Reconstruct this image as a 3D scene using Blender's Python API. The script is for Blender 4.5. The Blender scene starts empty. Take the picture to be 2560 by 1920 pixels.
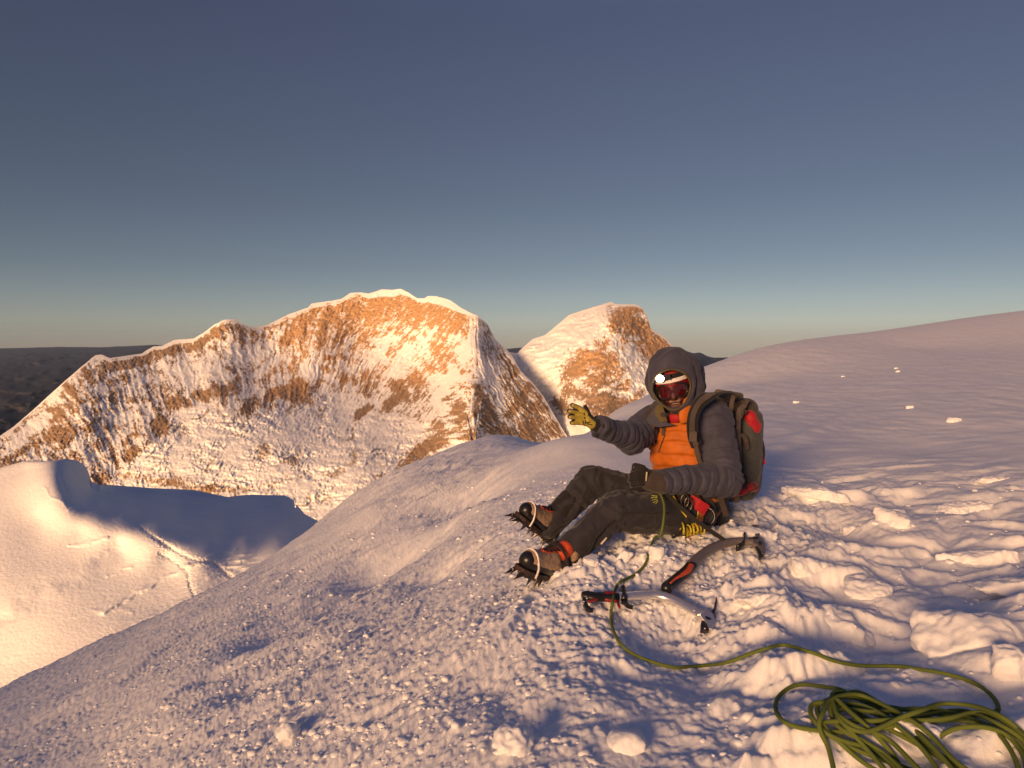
import bpy, math, random
import numpy as np
from mathutils import Vector, Matrix

SC = bpy.context.scene
COL = SC.collection
R = math.radians
rng = random.Random(7)

# ------------------------------------------------------------------ camera
F = 1800.0                       # focal length in photo pixels (2560 wide)
PITCH = R(3.18)
cam_data = bpy.data.cameras.new('camera')
cam = bpy.data.objects.new('camera', cam_data); COL.objects.link(cam)
cam_data.sensor_width = 36.0; cam_data.lens = 36.0*F/2560.0
cam_data.clip_start = 0.05; cam_data.clip_end = 300000.0
cam.location = (0, 0, 0); cam.rotation_euler = (math.pi/2-PITCH, 0, 0)
cam_data.dof.use_dof = True; cam_data.dof.focus_distance = 4.2; cam_data.dof.aperture_fstop = 11.0
SC.camera = cam
CP, SP = math.cos(PITCH), math.sin(PITCH)

def P(px, py, d):
    """point at world depth y=d seen in the photograph at (px,py)"""
    a = (px-1280)/F; b = (960-py)/F
    k = d/(CP+b*SP)
    return Vector((a*k, d, (-SP+b*CP)*k))

def proj(x, y, z):
    """world -> photo pixels (numpy ok)"""
    f = y*CP - z*SP; u = y*SP + z*CP
    return 1280+F*x/f, 960-F*u/f

# ------------------------------------------------------------------ light
SUN_AZ, SUN_EL = 209.0, 7.5      # clockwise from +Y
az, el = R(SUN_AZ), R(SUN_EL)
SUNV = Vector((math.sin(az)*math.cos(el), math.cos(az)*math.cos(el), math.sin(el)))
world = bpy.data.worlds.new('World'); SC.world = world; world.use_nodes = True
wn = world.node_tree.nodes; wl = world.node_tree.links
sky = wn.new('ShaderNodeTexSky'); sky.sky_type = 'NISHITA'; sky.sun_disc = False
sky.sun_elevation = el; sky.sun_rotation = az; sky.altitude = 5900; sky.air_density = 1.0; sky.dust_density = 10.0
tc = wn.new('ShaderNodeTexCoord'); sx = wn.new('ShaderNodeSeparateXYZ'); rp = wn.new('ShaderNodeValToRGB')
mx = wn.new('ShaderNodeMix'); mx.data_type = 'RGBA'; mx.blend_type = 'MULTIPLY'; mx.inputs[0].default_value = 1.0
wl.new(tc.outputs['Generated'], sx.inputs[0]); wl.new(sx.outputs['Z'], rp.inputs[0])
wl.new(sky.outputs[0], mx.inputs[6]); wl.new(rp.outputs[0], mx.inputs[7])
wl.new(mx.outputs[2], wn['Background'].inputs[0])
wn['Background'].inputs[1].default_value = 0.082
SKY_TINT = [(0.0, (0.49, 0.37, 0.34)), (0.03, (0.64, 0.48, 0.39)), (0.06, (0.64, 0.49, 0.395)), (0.10, (0.59, 0.46, 0.38)), (0.2, (0.59, 0.45, 0.39)), (0.40, (0.70, 0.50, 0.48)), (0.8, (1.60, 1.05, 1.18))]  # top stop raised above the view, added fill light for the shaded snow
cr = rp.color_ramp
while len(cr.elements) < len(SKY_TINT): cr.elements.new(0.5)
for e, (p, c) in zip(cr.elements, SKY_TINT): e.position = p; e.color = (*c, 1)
sun_d = bpy.data.lights.new('sun', 'SUN'); sun_d.energy = 4.7; sun_d.angle = R(20); sun_d.color = (1.0, 0.57, 0.27)
sun = bpy.data.objects.new('sun', sun_d); COL.objects.link(sun)
sun.rotation_euler = SUNV.to_track_quat('Z', 'Y').to_euler()
vs = SC.view_settings; vs.view_transform = 'Standard'; vs.look = 'None'; vs.gamma = 1.0; vs.use_curve_mapping = False
vs.exposure = 0.7
SC.cycles.max_bounces = 6; SC.cycles.volume_bounces = 0
SC.cycles.use_denoising = True

# ------------------------------------------------------------------ noise
def _h(ix, iy, s):
    n = (ix.astype(np.int64)*374761393 + iy.astype(np.int64)*668265263 + s*1442695041) & 0xffffffff
    n = ((n ^ (n >> 13))*1274126177) & 0xffffffff
    n = ((n ^ (n >> 16))*2246822519) & 0xffffffff
    return ((n ^ (n >> 15)) & 0xffffff)/float(0x1000000)

def noise(x, y, s=0):
    ix = np.floor(x); iy = np.floor(y); fx = x-ix; fy = y-iy
    u = fx*fx*fx*(fx*(fx*6-15)+10); v = fy*fy*fy*(fy*(fy*6-15)+10)
    def g(ox, oy):
        a = _h(ix+ox, iy+oy, s)*6.2831853
        return np.cos(a)*(fx-ox)+np.sin(a)*(fy-oy)
    return 1.5*((g(0,0)*(1-u)+g(1,0)*u)*(1-v)+(g(0,1)*(1-u)+g(1,1)*u)*v)

def fbm(x, y, s=0, o=4, gain=.5):
    r = 0; a = 1.0; n = 0
    for i in range(o):
        r = r+a*noise(x*2**i, y*2**i, s+i*17); n += a; a *= gain
    return r/n

def ridged(x, y, s=0, o=4, gain=.55):
    r = 0; a = 1.0; n = 0
    for i in range(o):
        r = r+a*(1-np.abs(noise(x*2**i, y*2**i, s+i*13))*1.6); n += a; a *= gain
    return r/n

def worley(x, y, s=0, jit=.9):
    """returns F1, F2, random id, offset to the nearest point"""
    ix = np.floor(x); iy = np.floor(y)
    f1 = np.full(x.shape, 9.); f2 = np.full(x.shape, 9.); idd = np.zeros(x.shape); dx1 = np.zeros(x.shape); dy1 = np.zeros(x.shape)
    for ox in (-1, 0, 1):
        for oy in (-1, 0, 1):
            cx = ix+ox; cy = iy+oy
            qx = cx+.5+(_h(cx, cy, s)-.5)*jit; qy = cy+.5+(_h(cx, cy, s+1)-.5)*jit
            dx = x-qx; dy = y-qy; d = np.sqrt(dx*dx+dy*dy)
            c = d < f1
            f2 = np.where(c, f1, np.minimum(f2, d))
            f1 = np.where(c, d, f1); idd = np.where(c, _h(cx, cy, s+2), idd)
            dx1 = np.where(c, dx, dx1); dy1 = np.where(c, dy, dy1)
    return f1, f2, idd, dx1, dy1

def sstep(a, b, x):
    t = np.clip((x-a)/(b-a), 0, 1); return t*t*(3-2*t)

def tps(pts, vals, reg=1e-4):
    """thin-plate spline through 2-D control points; returns an evaluator"""
    p = np.array(pts, float); v = np.array(vals, float); n = len(p)
    def U(r2): return r2*np.log(r2+1e-12)*.5
    K = U(((p[:, None]-p[None])**2).sum(-1))+reg*np.eye(n)
    Q = np.c_[np.ones(n), p]
    A = np.zeros((n+3, n+3)); A[:n, :n] = K; A[:n, n:] = Q; A[n:, :n] = Q.T
    w = np.linalg.solve(A, np.r_[v, 0, 0, 0])
    def ev(x, y):
        sh = np.shape(x); x = np.ravel(x); y = np.ravel(y)
        r = w[n]+w[n+1]*x+w[n+2]*y
        for i in range(n):
            r = r+w[i]*U((x-p[i, 0])**2+(y-p[i, 1])**2)
        return r.reshape(sh)
    return ev

def blob(PX, PY, cx, cy, rx, ry, ang=0, p=1.0):
    a = R(ang); dx = PX-cx; dy = PY-cy
    u = (dx*math.cos(a)+dy*math.sin(a))/rx; v = (-dx*math.sin(a)+dy*math.cos(a))/ry
    return np.exp(-(u*u+v*v)**p)

def seg_dist(PX, PY, pts):
    """distance to a polyline"""
    d = np.full(np.shape(PX), 1e9)
    for (x0, y0), (x1, y1) in zip(pts[:-1], pts[1:]):
        vx, vy = x1-x0, y1-y0; L = vx*vx+vy*vy+1e-9
        t = np.clip(((PX-x0)*vx+(PY-y0)*vy)/L, 0, 1)
        d = np.minimum(d, np.hypot(PX-x0-t*vx, PY-y0-t*vy))
    return d

# ------------------------------------------------------------------ mesh + object helpers
def tag(o, label=None, cat=None, group=None, kind=None):
    if label: o['label'] = label
    if cat: o['category'] = cat
    if group: o['group'] = group
    if kind: o['kind'] = kind
    return o

def grid_mesh(name, X, Y, Z, attrs=None, close=False, flip=False):
    nr, nc = X.shape
    co = np.stack([X, Y, Z], -1).reshape(-1, 3).astype(np.float32)
    r = np.arange(nr-1)[:, None]; c = np.arange(nc if close else nc-1)[None]
    c2 = (c+1) % nc
    q = np.stack([r*nc+c, r*nc+c2, (r+1)*nc+c2, (r+1)*nc+c], -1).reshape(-1, 4)
    if flip: q = q[:, ::-1]
    q = q.astype(np.int32)
    me = bpy.data.meshes.new(name)
    me.vertices.add(len(co)); me.vertices.foreach_set('co', co.ravel())
    me.loops.add(q.size); me.loops.foreach_set('vertex_index', q.ravel())
    me.polygons.add(len(q)); me.polygons.foreach_set('loop_start', np.arange(0, q.size, 4, dtype=np.int32))
    me.update(calc_edges=True); me.shade_smooth()
    for k, v in (attrs or {}).items():
        at = me.attributes.new(k, 'FLOAT', 'POINT'); at.data.foreach_set('value', v.astype(np.float32).ravel())
    return me

def link(name, me, mat=None, parent=None):
    o = bpy.data.objects.new(name, me); COL.objects.link(o)
    if mat is not None: me.materials.clear(); me.materials.append(mat)
    if parent is not None: o.parent = parent
    return o

def empty(name, loc):
    o = bpy.data.objects.new(name, None); COL.objects.link(o); o.location = loc; o.empty_display_size = .1
    return o

# ------------------------------------------------------------------ materials
class NT:
    def __init__(s, name):
        s.m = bpy.data.materials.new(name); s.m.use_nodes = True
        s.n = s.m.node_tree.nodes; s.l = s.m.node_tree.links; s.b = s.n['Principled BSDF']
    def add(s, t, **kw):
        nd = s.n.new(t)
        for k, v in kw.items(): setattr(nd, k, v)
        return nd
    def noise(s, scale, detail=4, rough=.6, vec=None, dist=0.0):
        nd = s.add('ShaderNodeTexNoise'); nd.inputs['Scale'].default_value = scale
        nd.inputs['Detail'].default_value = detail; nd.inputs['Roughness'].default_value = rough
        nd.inputs['Distortion'].default_value = dist
        if vec is not None: s.l.new(vec, nd.inputs['Vector'])
        return nd.outputs[0]
    def pos(s, scale=(1, 1, 1)):
        g = s.add('ShaderNodeNewGeometry'); mp = s.add('ShaderNodeMapping'); mp.inputs['Scale'].default_value = scale
        s.l.new(g.outputs['Position'], mp.inputs['Vector']); return mp.outputs[0]
    def ramp(s, fac, stops):
        nd = s.add('ShaderNodeValToRGB'); e = nd.color_ramp.elements
        while len(e) < len(stops): e.new(.5)
        for a, (p, c) in zip(e, stops): a.position = p; a.color = (*c, 1) if len(c) == 3 else c
        s.l.new(fac, nd.inputs[0]); return nd.outputs[0]
    def mix(s, fac, a, b, mode='MIX'):
        nd = s.add('ShaderNodeMix', data_type='RGBA', blend_type=mode)
        for i, v in ((0, fac), (6, a), (7, b)):
            if hasattr(v, 'is_output'): s.l.new(v, nd.inputs[i])
            elif isinstance(v, tuple): nd.inputs[i].default_value = (*v, 1)
            else: nd.inputs[i].default_value = v
        return nd.outputs[2]
    def attr(s, name):
        return s.add('ShaderNodeAttribute', attribute_name=name).outputs['Fac']
    def bump(s, h, strength=.3, dist=.01, prev=None):
        nd = s.add('ShaderNodeBump'); nd.inputs['Strength'].default_value = strength; nd.inputs['Distance'].default_value = dist
        s.l.new(h, nd.inputs['Height'])
        if prev is not None: s.l.new(prev, nd.inputs['Normal'])
        s.l.new(nd.outputs[0], s.b.inputs['Normal']); return nd.outputs[0]
    def col(s, v):
        if isinstance(v, tuple): s.b.inputs['Base Color'].default_value = (*v, 1)
        else: s.l.new(v, s.b.inputs['Base Color'])

def plain(name, c, rough=.6, metal=0.0, var=.25, vs_=60, bump=.0, bscale=300, spec=None):
    t = NT(name)
    n = t.noise(vs_, 3, .6, t.pos())
    lo = tuple(x*(1-var) for x in c); hi = tuple(min(1, x*(1+var)) for x in c)
    t.col(t.ramp(n, [(.3, lo), (.7, hi)]))
    t.b.inputs['Roughness'].default_value = rough; t.b.inputs['Metallic'].default_value = metal
    if spec is not None: t.b.inputs['Specular IOR Level'].default_value = spec
    if bump: t.bump(t.noise(bscale, 3, .6, t.pos()), bump, .002)
    return t.m
# ================================================================== FOREGROUND SNOW
snow = NT('snow')
_p = snow.pos()
_c = snow.ramp(snow.noise(6, 5, .6, _p), [(.3, (.82, .83, .86)), (.7, (.89, .89, .90))])
snow.col(_c); snow.b.inputs['Roughness'].default_value = .55; snow.b.inputs['Specular IOR Level'].default_value = .25
_b1 = snow.bump(snow.noise(240, 5, .7, _p), .35, .004)
snow.bump(snow.noise(40, 4, .65, _p), .25, .012, _b1)
SNOW = snow.m

# control points of the snow surface: photo pixel + depth in metres
GP = [  # near field
 (1280,1920,1.52),(1600,1900,1.53),(2000,1900,1.48),(2500,1900,1.42),(2900,1900,1.35),(1000,1900,1.72),(600,1900,2.1),(200,1900,2.9),(-300,1900,4.2),
 (2150,1780,1.63),(1280,1700,1.97),(1700,1680,2.04),(1900,1640,2.06),(2300,1680,1.84),(2500,1500,2.28),(2560,1650,1.84),(900,1650,2.65),(500,1700,3.0),
 (1330,1440,2.98),(1550,1490,2.62),(1750,1320,3.25),(1900,1380,2.98),(2200,1350,3.08),(2500,1300,3.3),(1370,1365,3.42),
 (1100,1450,3.6),(800,1500,4.2),(1000,1300,5.6),(1200,1250,5.4),(400,1650,4.0),(1500,1150,5.6),(1900,1180,4.8),
 (2300,1200,4.3),(2560,1180,4.3),(2300,1100,5.9),(1950,1080,6.4),(2560,1050,6.3),(2200,1000,8.8),(2000,962,12),(1890,955,14),(1820,972,13),(1757,980,14),(1680,998,13),(1615,1030,12),(2500,900,14),(2300,870,19),(2560,980,8.6),
 (2900,900,14),(3000,1100,7),(3000,1400,2.7),
 # skyline
 (0,1738,6.2),(-300,1880,6.2),(330,1580,6.6),(650,1418,7.2),(860,1262,8.3),(1060,1155,9.3),(1180,1104,9.8),(1250,1087,10.0),(1370,1118,9.6),
 (1440,1092,11.5),(1514,1046,14),(1615,1000,18),(1757,942,21),(1820,920,23),(1960,877,26),(2092,849,28),(2298,813,30),(2556,779,31),(3000,745,32),
 # behind the skyline, falling away
 (0,2050,9.5),(-300,2200,9.5),(330,1900,10),(650,1720,11),(860,1520,12.5),(1060,1380,13.5),(1250,1300,14.5),(1370,1290,14.5),
 (1514,1250,21),(1615,1200,27),(1757,1130,34),(1960,1060,45),(2298,980,52),(2556,930,55),(3000,880,55),
 (0,2600,30),(650,2400,36),(1250,1900,48),(1757,1700,70),(2556,1300,85)]
_pts = []; _vals = []
for px, py, d in GP:
    v = P(px, py, d); _pts.append((math.atan2(v.x, v.y)*2.0, math.log(math.hypot(v.x, v.y)))); _vals.append(v.z/math.hypot(v.x, v.y))
for ph, r_, e_ in ((-75, 1.0, -1.0), (-75, 5, -.42), (-75, 20, -.62), (-75, 60, -1.0), (75, 1.0, -.85), (75, 5, -.16), (75, 30, .0), (75, 60, -.05), (-40, .6, -1.65), (0, .6, -1.55), (40, .6, -1.48), (75, .6, -1.45), (-75, .6, -1.65)):
    _pts.append((R(ph)*2.0, math.log(r_))); _vals.append(e_)
_e = tps(_pts, _vals, 3e-4)
PHM = R(74)
def elev(phi, r):
    r = np.maximum(r, .6); lr = np.log(r)
    e = _e(np.clip(phi, -PHM, PHM)*2.0, lr)
    back = np.abs(phi) > PHM
    if np.any(back):
        eR = _e(np.full(np.shape(phi), PHM)*2.0, lr); eL = _e(np.full(np.shape(phi), -PHM)*2.0, lr)
        t = np.where(phi > 0, (phi-PHM), (phi+2*math.pi-PHM))/(2*math.pi-2*PHM)
        t = sstep(0, 1, t)
        ang = np.abs(phi)-PHM
        k = sstep(0, R(22), ang)
        e = np.where(back, (eR*(1-t)+eL*t)*(1-k)+k*(-.90/r-.12+.235*sstep(2, 14, r)), e)  # unseen rise behind the camera, added to block part of the low sun
    return e
def base_z(x, y):
    r = np.hypot(x, y); return elev(np.arctan2(x, y), r)*np.maximum(r, .6)

# dents, trodden hollows and mounds: (px,py,radius m,height m)
DENTS = [(1000,1370,.30,-.13),(930,1410,.26,-.09),(1150,1255,.35,-.14),(700,1560,.22,-.11),(560,1650,.18,-.10),(640,1690,.14,-.07),(860,1480,.20,-.09),(925,1290,.28,.06),(1040,1222,.3,.05),(760,1620,.12,-.05),(1090,1430,.15,-.06),(1240,1690,.16,-.045),(1330,1770,.10,-.05),
 (1620,1600,.06,-.030),(1700,1560,.06,-.028),(1480,1600,.055,-.026),(1560,1680,.06,-.028),(1760,1640,.055,-.025),(1400,1640,.05,-.024),(1330,1570,.05,-.022),(2000,1240,.09,-.035),(2080,1290,.10,-.04),(1930,1420,.07,-.03),(2200,1430,.09,-.04),(2330,1420,.10,-.04),(2380,1520,.08,-.035),(2480,1280,.12,-.045),(1850,1560,.06,-.03),(1560,1850,.07,.012),(1260,1560,.20,.03),(1840,1350,.12,.03),(1180,1270,.22,.08),(2120,1600,.14,-.05),(2250,1560,.16,-.07),(2060,1470,.14,-.06),
 (2420,1440,.2,-.07),(2460,1620,.16,.05),(2300,1500,.13,-.05),(2450,1360,.3,-.06),(2150,1330,.2,-.06),(2000,1300,.2,-.05),(1950,1520,.13,.045),(1700,1600,.2,-.03),
 (1500,1480,.18,.035),(1430,1450,.10,.04),(1600,1380,.2,.05),(1420,1130,.5,.12),(1500,1110,.5,.10)]
_dw = []
def _ground_at(px, py, f=None):
    """where the ray through a photo pixel meets the snow"""
    f = f or base_z
    ds = np.geomspace(.8, 60, 900)
    v = [P(px, py, 1.0)]; dx, dz = v[0].x, v[0].z
    g = f(dx*ds, ds) - dz*ds
    i = int(np.argmax(g > 0)) if np.any(g > 0) else 0
    if i == 0: d = ds[0]
    else:
        t = g[i-1]/(g[i-1]-g[i]); d = ds[i-1]+t*(ds[i]-ds[i-1])
    return dx*d, d
for px, py, rad, h in DENTS:
    x_, y_ = _ground_at(px, py); _dw.append((x_, y_, rad, h))

# large broken slabs of crust, as lifted polygons of the surface: px,py, half sizes (m), rotation, tilt dx,dy, height
def ground_h(x, y, fine=True):
    z = base_z(x, y)
    r = np.hypot(x, y)
    px, py = proj(x, y, z)
    near = sstep(9, 2.5, r)
    # zones
    Lz = sstep(1500, 1150, px-(py-1400)*.15)*sstep(16, 8, r)             # wind-worn granular left slope
    smooth_c = blob(px, py, 1560, 1850, 420, 230, 0, 1.5)                # scraped patch in front
    tread = sstep(1180, 1480, px)*sstep(2300, 1900, px)*sstep(1130, 1300, py)*(1-smooth_c*.8)
    slab = sstep(1750, 2000, px+.25*(py-1200))*sstep(1120, 1230, py)*sstep(.9, 1.3, r)
    far = sstep(1130, 1040, py)*sstep(1700, 1850, px)
    for x_, y_, rad, h in _dw:
        z = z + h*np.exp(-((x-x_)**2+((y-y_)/1.2)**2)/rad**2)
    # broad undulation
    z = z + .030*fbm(x*.9+3, y*.6, 3, 3)*sstep(.7, 2, r)*(1-far)*(1+.6*sstep(3, 12, r))
    # left: streaks running away up the slope with little steps
    al = .50*x+.866*y; ac = .866*x-.50*y          # along and across the wind streaks
    wv = .25*noise(x*1.5, y*1.1, 12)
    st = fbm(ac*13+wv*6, al*1.7, 11, 4, .6)
    st2 = ridged(ac*7+wv*4, al*.9, 31, 3)
    patch = .4+.9*sstep(-.3, .4, fbm(x*1.3, y*.9, 14, 3))
    z = z + Lz*(patch*(.026*st+.028*(st2-.55))+.011*fbm(ac*45, al*7, 5, 3, .65)+.020*np.maximum(0, noise(ac*24, al*4, 15)-.15))
    z = z - Lz*.035*np.maximum(0, fbm(ac*2.6, al*1.5, 41, 3)-.12)
    if fine:
        # granular pebbling everywhere near
        f1, f2, idd, _, _ = worley(x*38, y*30, 51)
        rr_=.20+.28*idd; peb = np.sqrt(np.maximum(0, rr_**2-f1**2))*(idd > .45)
        z = z + (Lz*.006+tread*.012+.002)*peb*near
        f1, f2, idd, _, _ = worley(x*17, y*14, 53)
        rr_=.15+.30*(idd-.6)/.4; peb = np.sqrt(np.maximum(0, rr_**2-f1**2))*(idd > .6)
        z = z + (Lz*.011+tread*.030)*peb*near*sstep(-.25,.35,noise(x*2.2,y*1.3,57))
        # crumbly clumps
        bl = np.abs(noise(x*15+2*noise(x*5, y*5, 64), y*14, 65)); bl2 = np.abs(noise(x*34, y*31, 66))
        z = z + near*(tread*.020+Lz*.0015+.003+slab*.004)*(bl-.3)+near*(tread*.010+Lz*.002+.002)*(bl2-.3)
        z = z + near*.0030*fbm(x*60, y*55, 68, 3, .6)
    # trodden rubble
    rb = fbm(x*4.5, y*4, 61, 4, .55)
    z = z + tread*(.040*rb+.02*np.abs(fbm(x*13, y*11, 63, 3, .6)))
    z = z + smooth_c*.020*fbm(x*5+y*2, y*3, 67, 3)
    # slabs of crust: faceted cells with own tilt, two sizes, cells stretched sideways
    wx = x+.10*noise(x*4, y*4, 71); wy = y+.10*noise(x*4+9, y*4, 72)
    for sc, amp, sd in ((2.4, .085, 81), (5.5, .034, 85)):
        f1, f2, idd, dx, dy = worley((wx*.8+wy*.25)*sc, (wy*1.25-wx*.3)*sc, sd, .95)
        h2 = _h(np.floor(idd*9999), np.floor(idd*7777), 5)
        h3 = _h(np.floor(idd*5555), np.floor(idd*3333), 6)
        edge = sstep(.0, .38, f2-f1)
        tile = (idd-.45)*.55+dx*(h2-.5)*1.1-dy*(.25+.8*h3)
        z = z + slab*near*amp*edge*tile
    z = z + slab*.010*fbm(x*9, y*9, 91, 4, .6)*near
    # ripples where the slabs fade into the smooth slope
    z = z + sstep(1210, 1130, py)*sstep(1020, 1090, py)*sstep(1750, 1900, px)*.016*ridged(x*.7+.1*y, y*1.5, 95, 3)
    # smooth far slope: fine crust grain
    z = z + far*(.020*fbm(x*3, y*1.5, 97, 3, .6)+.012*fbm(x*.5, y*.3, 98, 3))
    # an old track line on the slope
    return z

_sl = [_ground_at(*q) for q in ((1955,1118),(2000,1095),(2060,1068),(2122,1036))]
def full_h(x, y, fine=True):
    z = ground_h(x, y, fine)
    d = seg_dist(x, y, _sl)
    return z + .022*np.exp(-(d/.09)**2)

def build_ground():
    a_in = np.linspace(-40, 40, 1000)
    a = np.r_[np.linspace(-74, -40.1, 60), a_in, np.linspace(40.1, 74, 60), np.linspace(76, 284, 90)]
    r = np.r_[np.geomspace(.30, 1.02, 30)[:-1], np.geomspace(1.02, 12, 620), np.geomspace(12.1, 45, 190), np.geomspace(46, 100, 30)]
    PH, RR = np.meshgrid(R(1)*a, r)
    PHw = np.where(PH > math.pi, PH-2*math.pi, PH)
    X = RR*np.sin(PHw); Y = RR*np.cos(PHw)
    front = np.abs(a) <= 74
    Z = np.zeros_like(X)
    Z[:, front] = full_h(X[:, front], Y[:, front])
    bk = ~front
    z = elev(PHw[:, bk], RR[:, bk])*np.maximum(.6, RR[:, bk])
    Z[:, bk] = z + .03*fbm(X[:, bk]*1.5, Y[:, bk]*1.5, 3, 4)
    me = grid_mesh('snow_ground', X, Y, Z, close=True)
    o = link('snow_ground', me, SNOW); tag(o, kind='structure')
    return o
GROUND = build_ground()
def gz(x, y):
    return float(full_h(np.array([float(x)]), np.array([float(y)]))[0])
def on_ground(px, py):
    x_, y_ = _ground_at(px, py, full_h); return Vector((x_, y_, gz(x_, y_)))
# ================================================================== FAR RELIEF
rk = NT('snow_and_rock')
_p = rk.pos((.001, .001, .001))
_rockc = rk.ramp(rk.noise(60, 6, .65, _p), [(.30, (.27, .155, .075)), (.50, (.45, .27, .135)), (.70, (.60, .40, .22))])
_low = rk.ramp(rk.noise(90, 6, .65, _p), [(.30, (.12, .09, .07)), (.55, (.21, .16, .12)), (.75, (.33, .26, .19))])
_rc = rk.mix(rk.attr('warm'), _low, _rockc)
_sn = rk.ramp(rk.noise(25, 5, .6, _p), [(.3, (.76, .77, .80)), (.7, (.84, .84, .85))])
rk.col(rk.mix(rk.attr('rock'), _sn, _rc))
rk.b.inputs['Roughness'].default_value = .8; rk.b.inputs['Specular IOR Level'].default_value = .1
ROCKSNOW = rk.m

def interp(pts, x):
    p = sorted(pts); return np.interp(x, [a for a, b in p], [b for a, b in p])

def relief(name, sky_pts, depth_pts, px0, px1, bottom, nc, nr, paint, crest_fall, back=24, sky_jit=1.0, dreg=1e-3, dens=1.0):
    """a mountain built from its crest line and a set of surveyed depths (km): a real surface in the round,
    carried over the crest and down the far side"""
    px = np.linspace(px0, px1, nc)
    sk = interp(sky_pts, px)
    sk = sk + sky_jit*(1.6*fbm(px/22, px*0, 5, 4, .6))
    t = np.linspace(0, 1, nr)**dens
    PX = np.repeat(px[None], nr, 0); PY = sk[None]+(bottom-sk)[None]*t[:, None]
    ev = tps([(a/400., b/400.) for a, b, c in depth_pts], [math.log(c) for a, b, c in depth_pts], dreg)
    D = np.exp(ev(PX/400., PY/400.))*1000
    dD, rock, warm = paint(PX, PY, PY-sk[None], D)
    D = D+dD
    a = (PX-1280)/F; b = (960-PY)/F
    k = D/(CP+b*SP)
    X = a*k; Y = D; Z = (-SP+b*CP)*k
    # the far side
    s = np.linspace(0, 1, back+1)[1:][::-1, None]
    run = crest_fall
    Xb = X[0][None]*(1+s*run/D[0][None]); Yb = Y[0][None]+s*run; Zb = Z[0][None]-np.where(s < .15, s*s/.15*.5, s-.075)*run*.9
    Zb = Zb+s*(1-s)*120*fbm(Xb/300, Yb/300, 9, 4)
    X = np.r_[Xb, X]; Y = np.r_[Yb, Y]; Z = np.r_[Zb, Z]
    rock = np.r_[np.zeros_like(Xb), rock]; warm = np.r_[np.ones_like(Xb), warm]
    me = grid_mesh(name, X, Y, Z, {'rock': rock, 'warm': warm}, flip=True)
    o = link(name, me, ROCKSNOW); return o

# ---- mountain with the long fluted wall
M1_SKY = [(-400,1330),(-150,1190),(0,1090),(36,1065),(90,1018),(145,968),(203,917),(239,888),(253,886),(275,895),(354,884),(383,866),(405,865),(434,850),(485,846),(506,834),
 (535,812),(561,799),(593,798),(600,807),(629,818),(669,812),(705,794),(723,785),(770,769),(779,759),(852,748),(877,732),(903,731),(921,734),(953,724),(985,724),(1002,722),
 (1020,731),(1042,745),(1061,746),(1070,740),(1089,740),(1127,751),(1153,770),(1175,781),(1194,789),(1219,810),(1238,848),(1266,873),(1282,892),(1301,927),(1333,958),(1358,990),
 (1380,1028),(1400,1062),(1430,1110),(1500,1200)]
M1_D = [(-400,1330,4.0),(-150,1190,4.3),(0,1090,4.7),(90,1018,5.1),(239,888,5.7),(354,884,5.9),(485,846,6.2),(561,799,6.3),(669,812,6.6),(770,769,6.9),(877,732,7.1),(1002,722,7.1),
 (1089,740,6.8),(1194,789,6.1),(1238,848,6.2),(1301,927,5.7),(1380,1028,5.5),(1430,1110,5.3),
 (1192,870,5.6),(1172,958,5.1),(1175,1028,4.8),(1184,1088,4.6),(1225,960,5.27),(1240,1050,4.99),(1300,1010,5.28),(1320,1100,5.02),(1400,1160,5.0),
 (1120,880,6.1),(1100,960,5.8),(1000,830,6.7),(1000,930,6.3),(900,830,6.8),(900,930,6.3),(800,880,6.3),(700,890,6.3),(600,900,6.0),(500,920,5.7),(400,960,5.4),(300,980,5.15),(200,990,4.95),(120,1060,4.75),
 (1050,1040,5.3),(950,1040,5.4),(850,1000,5.7),(700,1000,5.4),(560,1000,5.15),(440,1030,5.0),(360,1090,4.6),(300,1060,4.8),(240,1100,4.5),
 (1100,1150,4.5),(900,1150,4.45),(700,1130,4.5),(500,1130,4.45),(800,1250,4.05),(600,1240,4.08),(400,1230,4.1),(300,1230,4.15),(150,1150,4.3),(0,1180,4.15),(-300,1400,3.6),(900,1400,3.55),(400,1450,3.4),(1300,1300,4.1),(1450,1400,3.9)]
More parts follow.
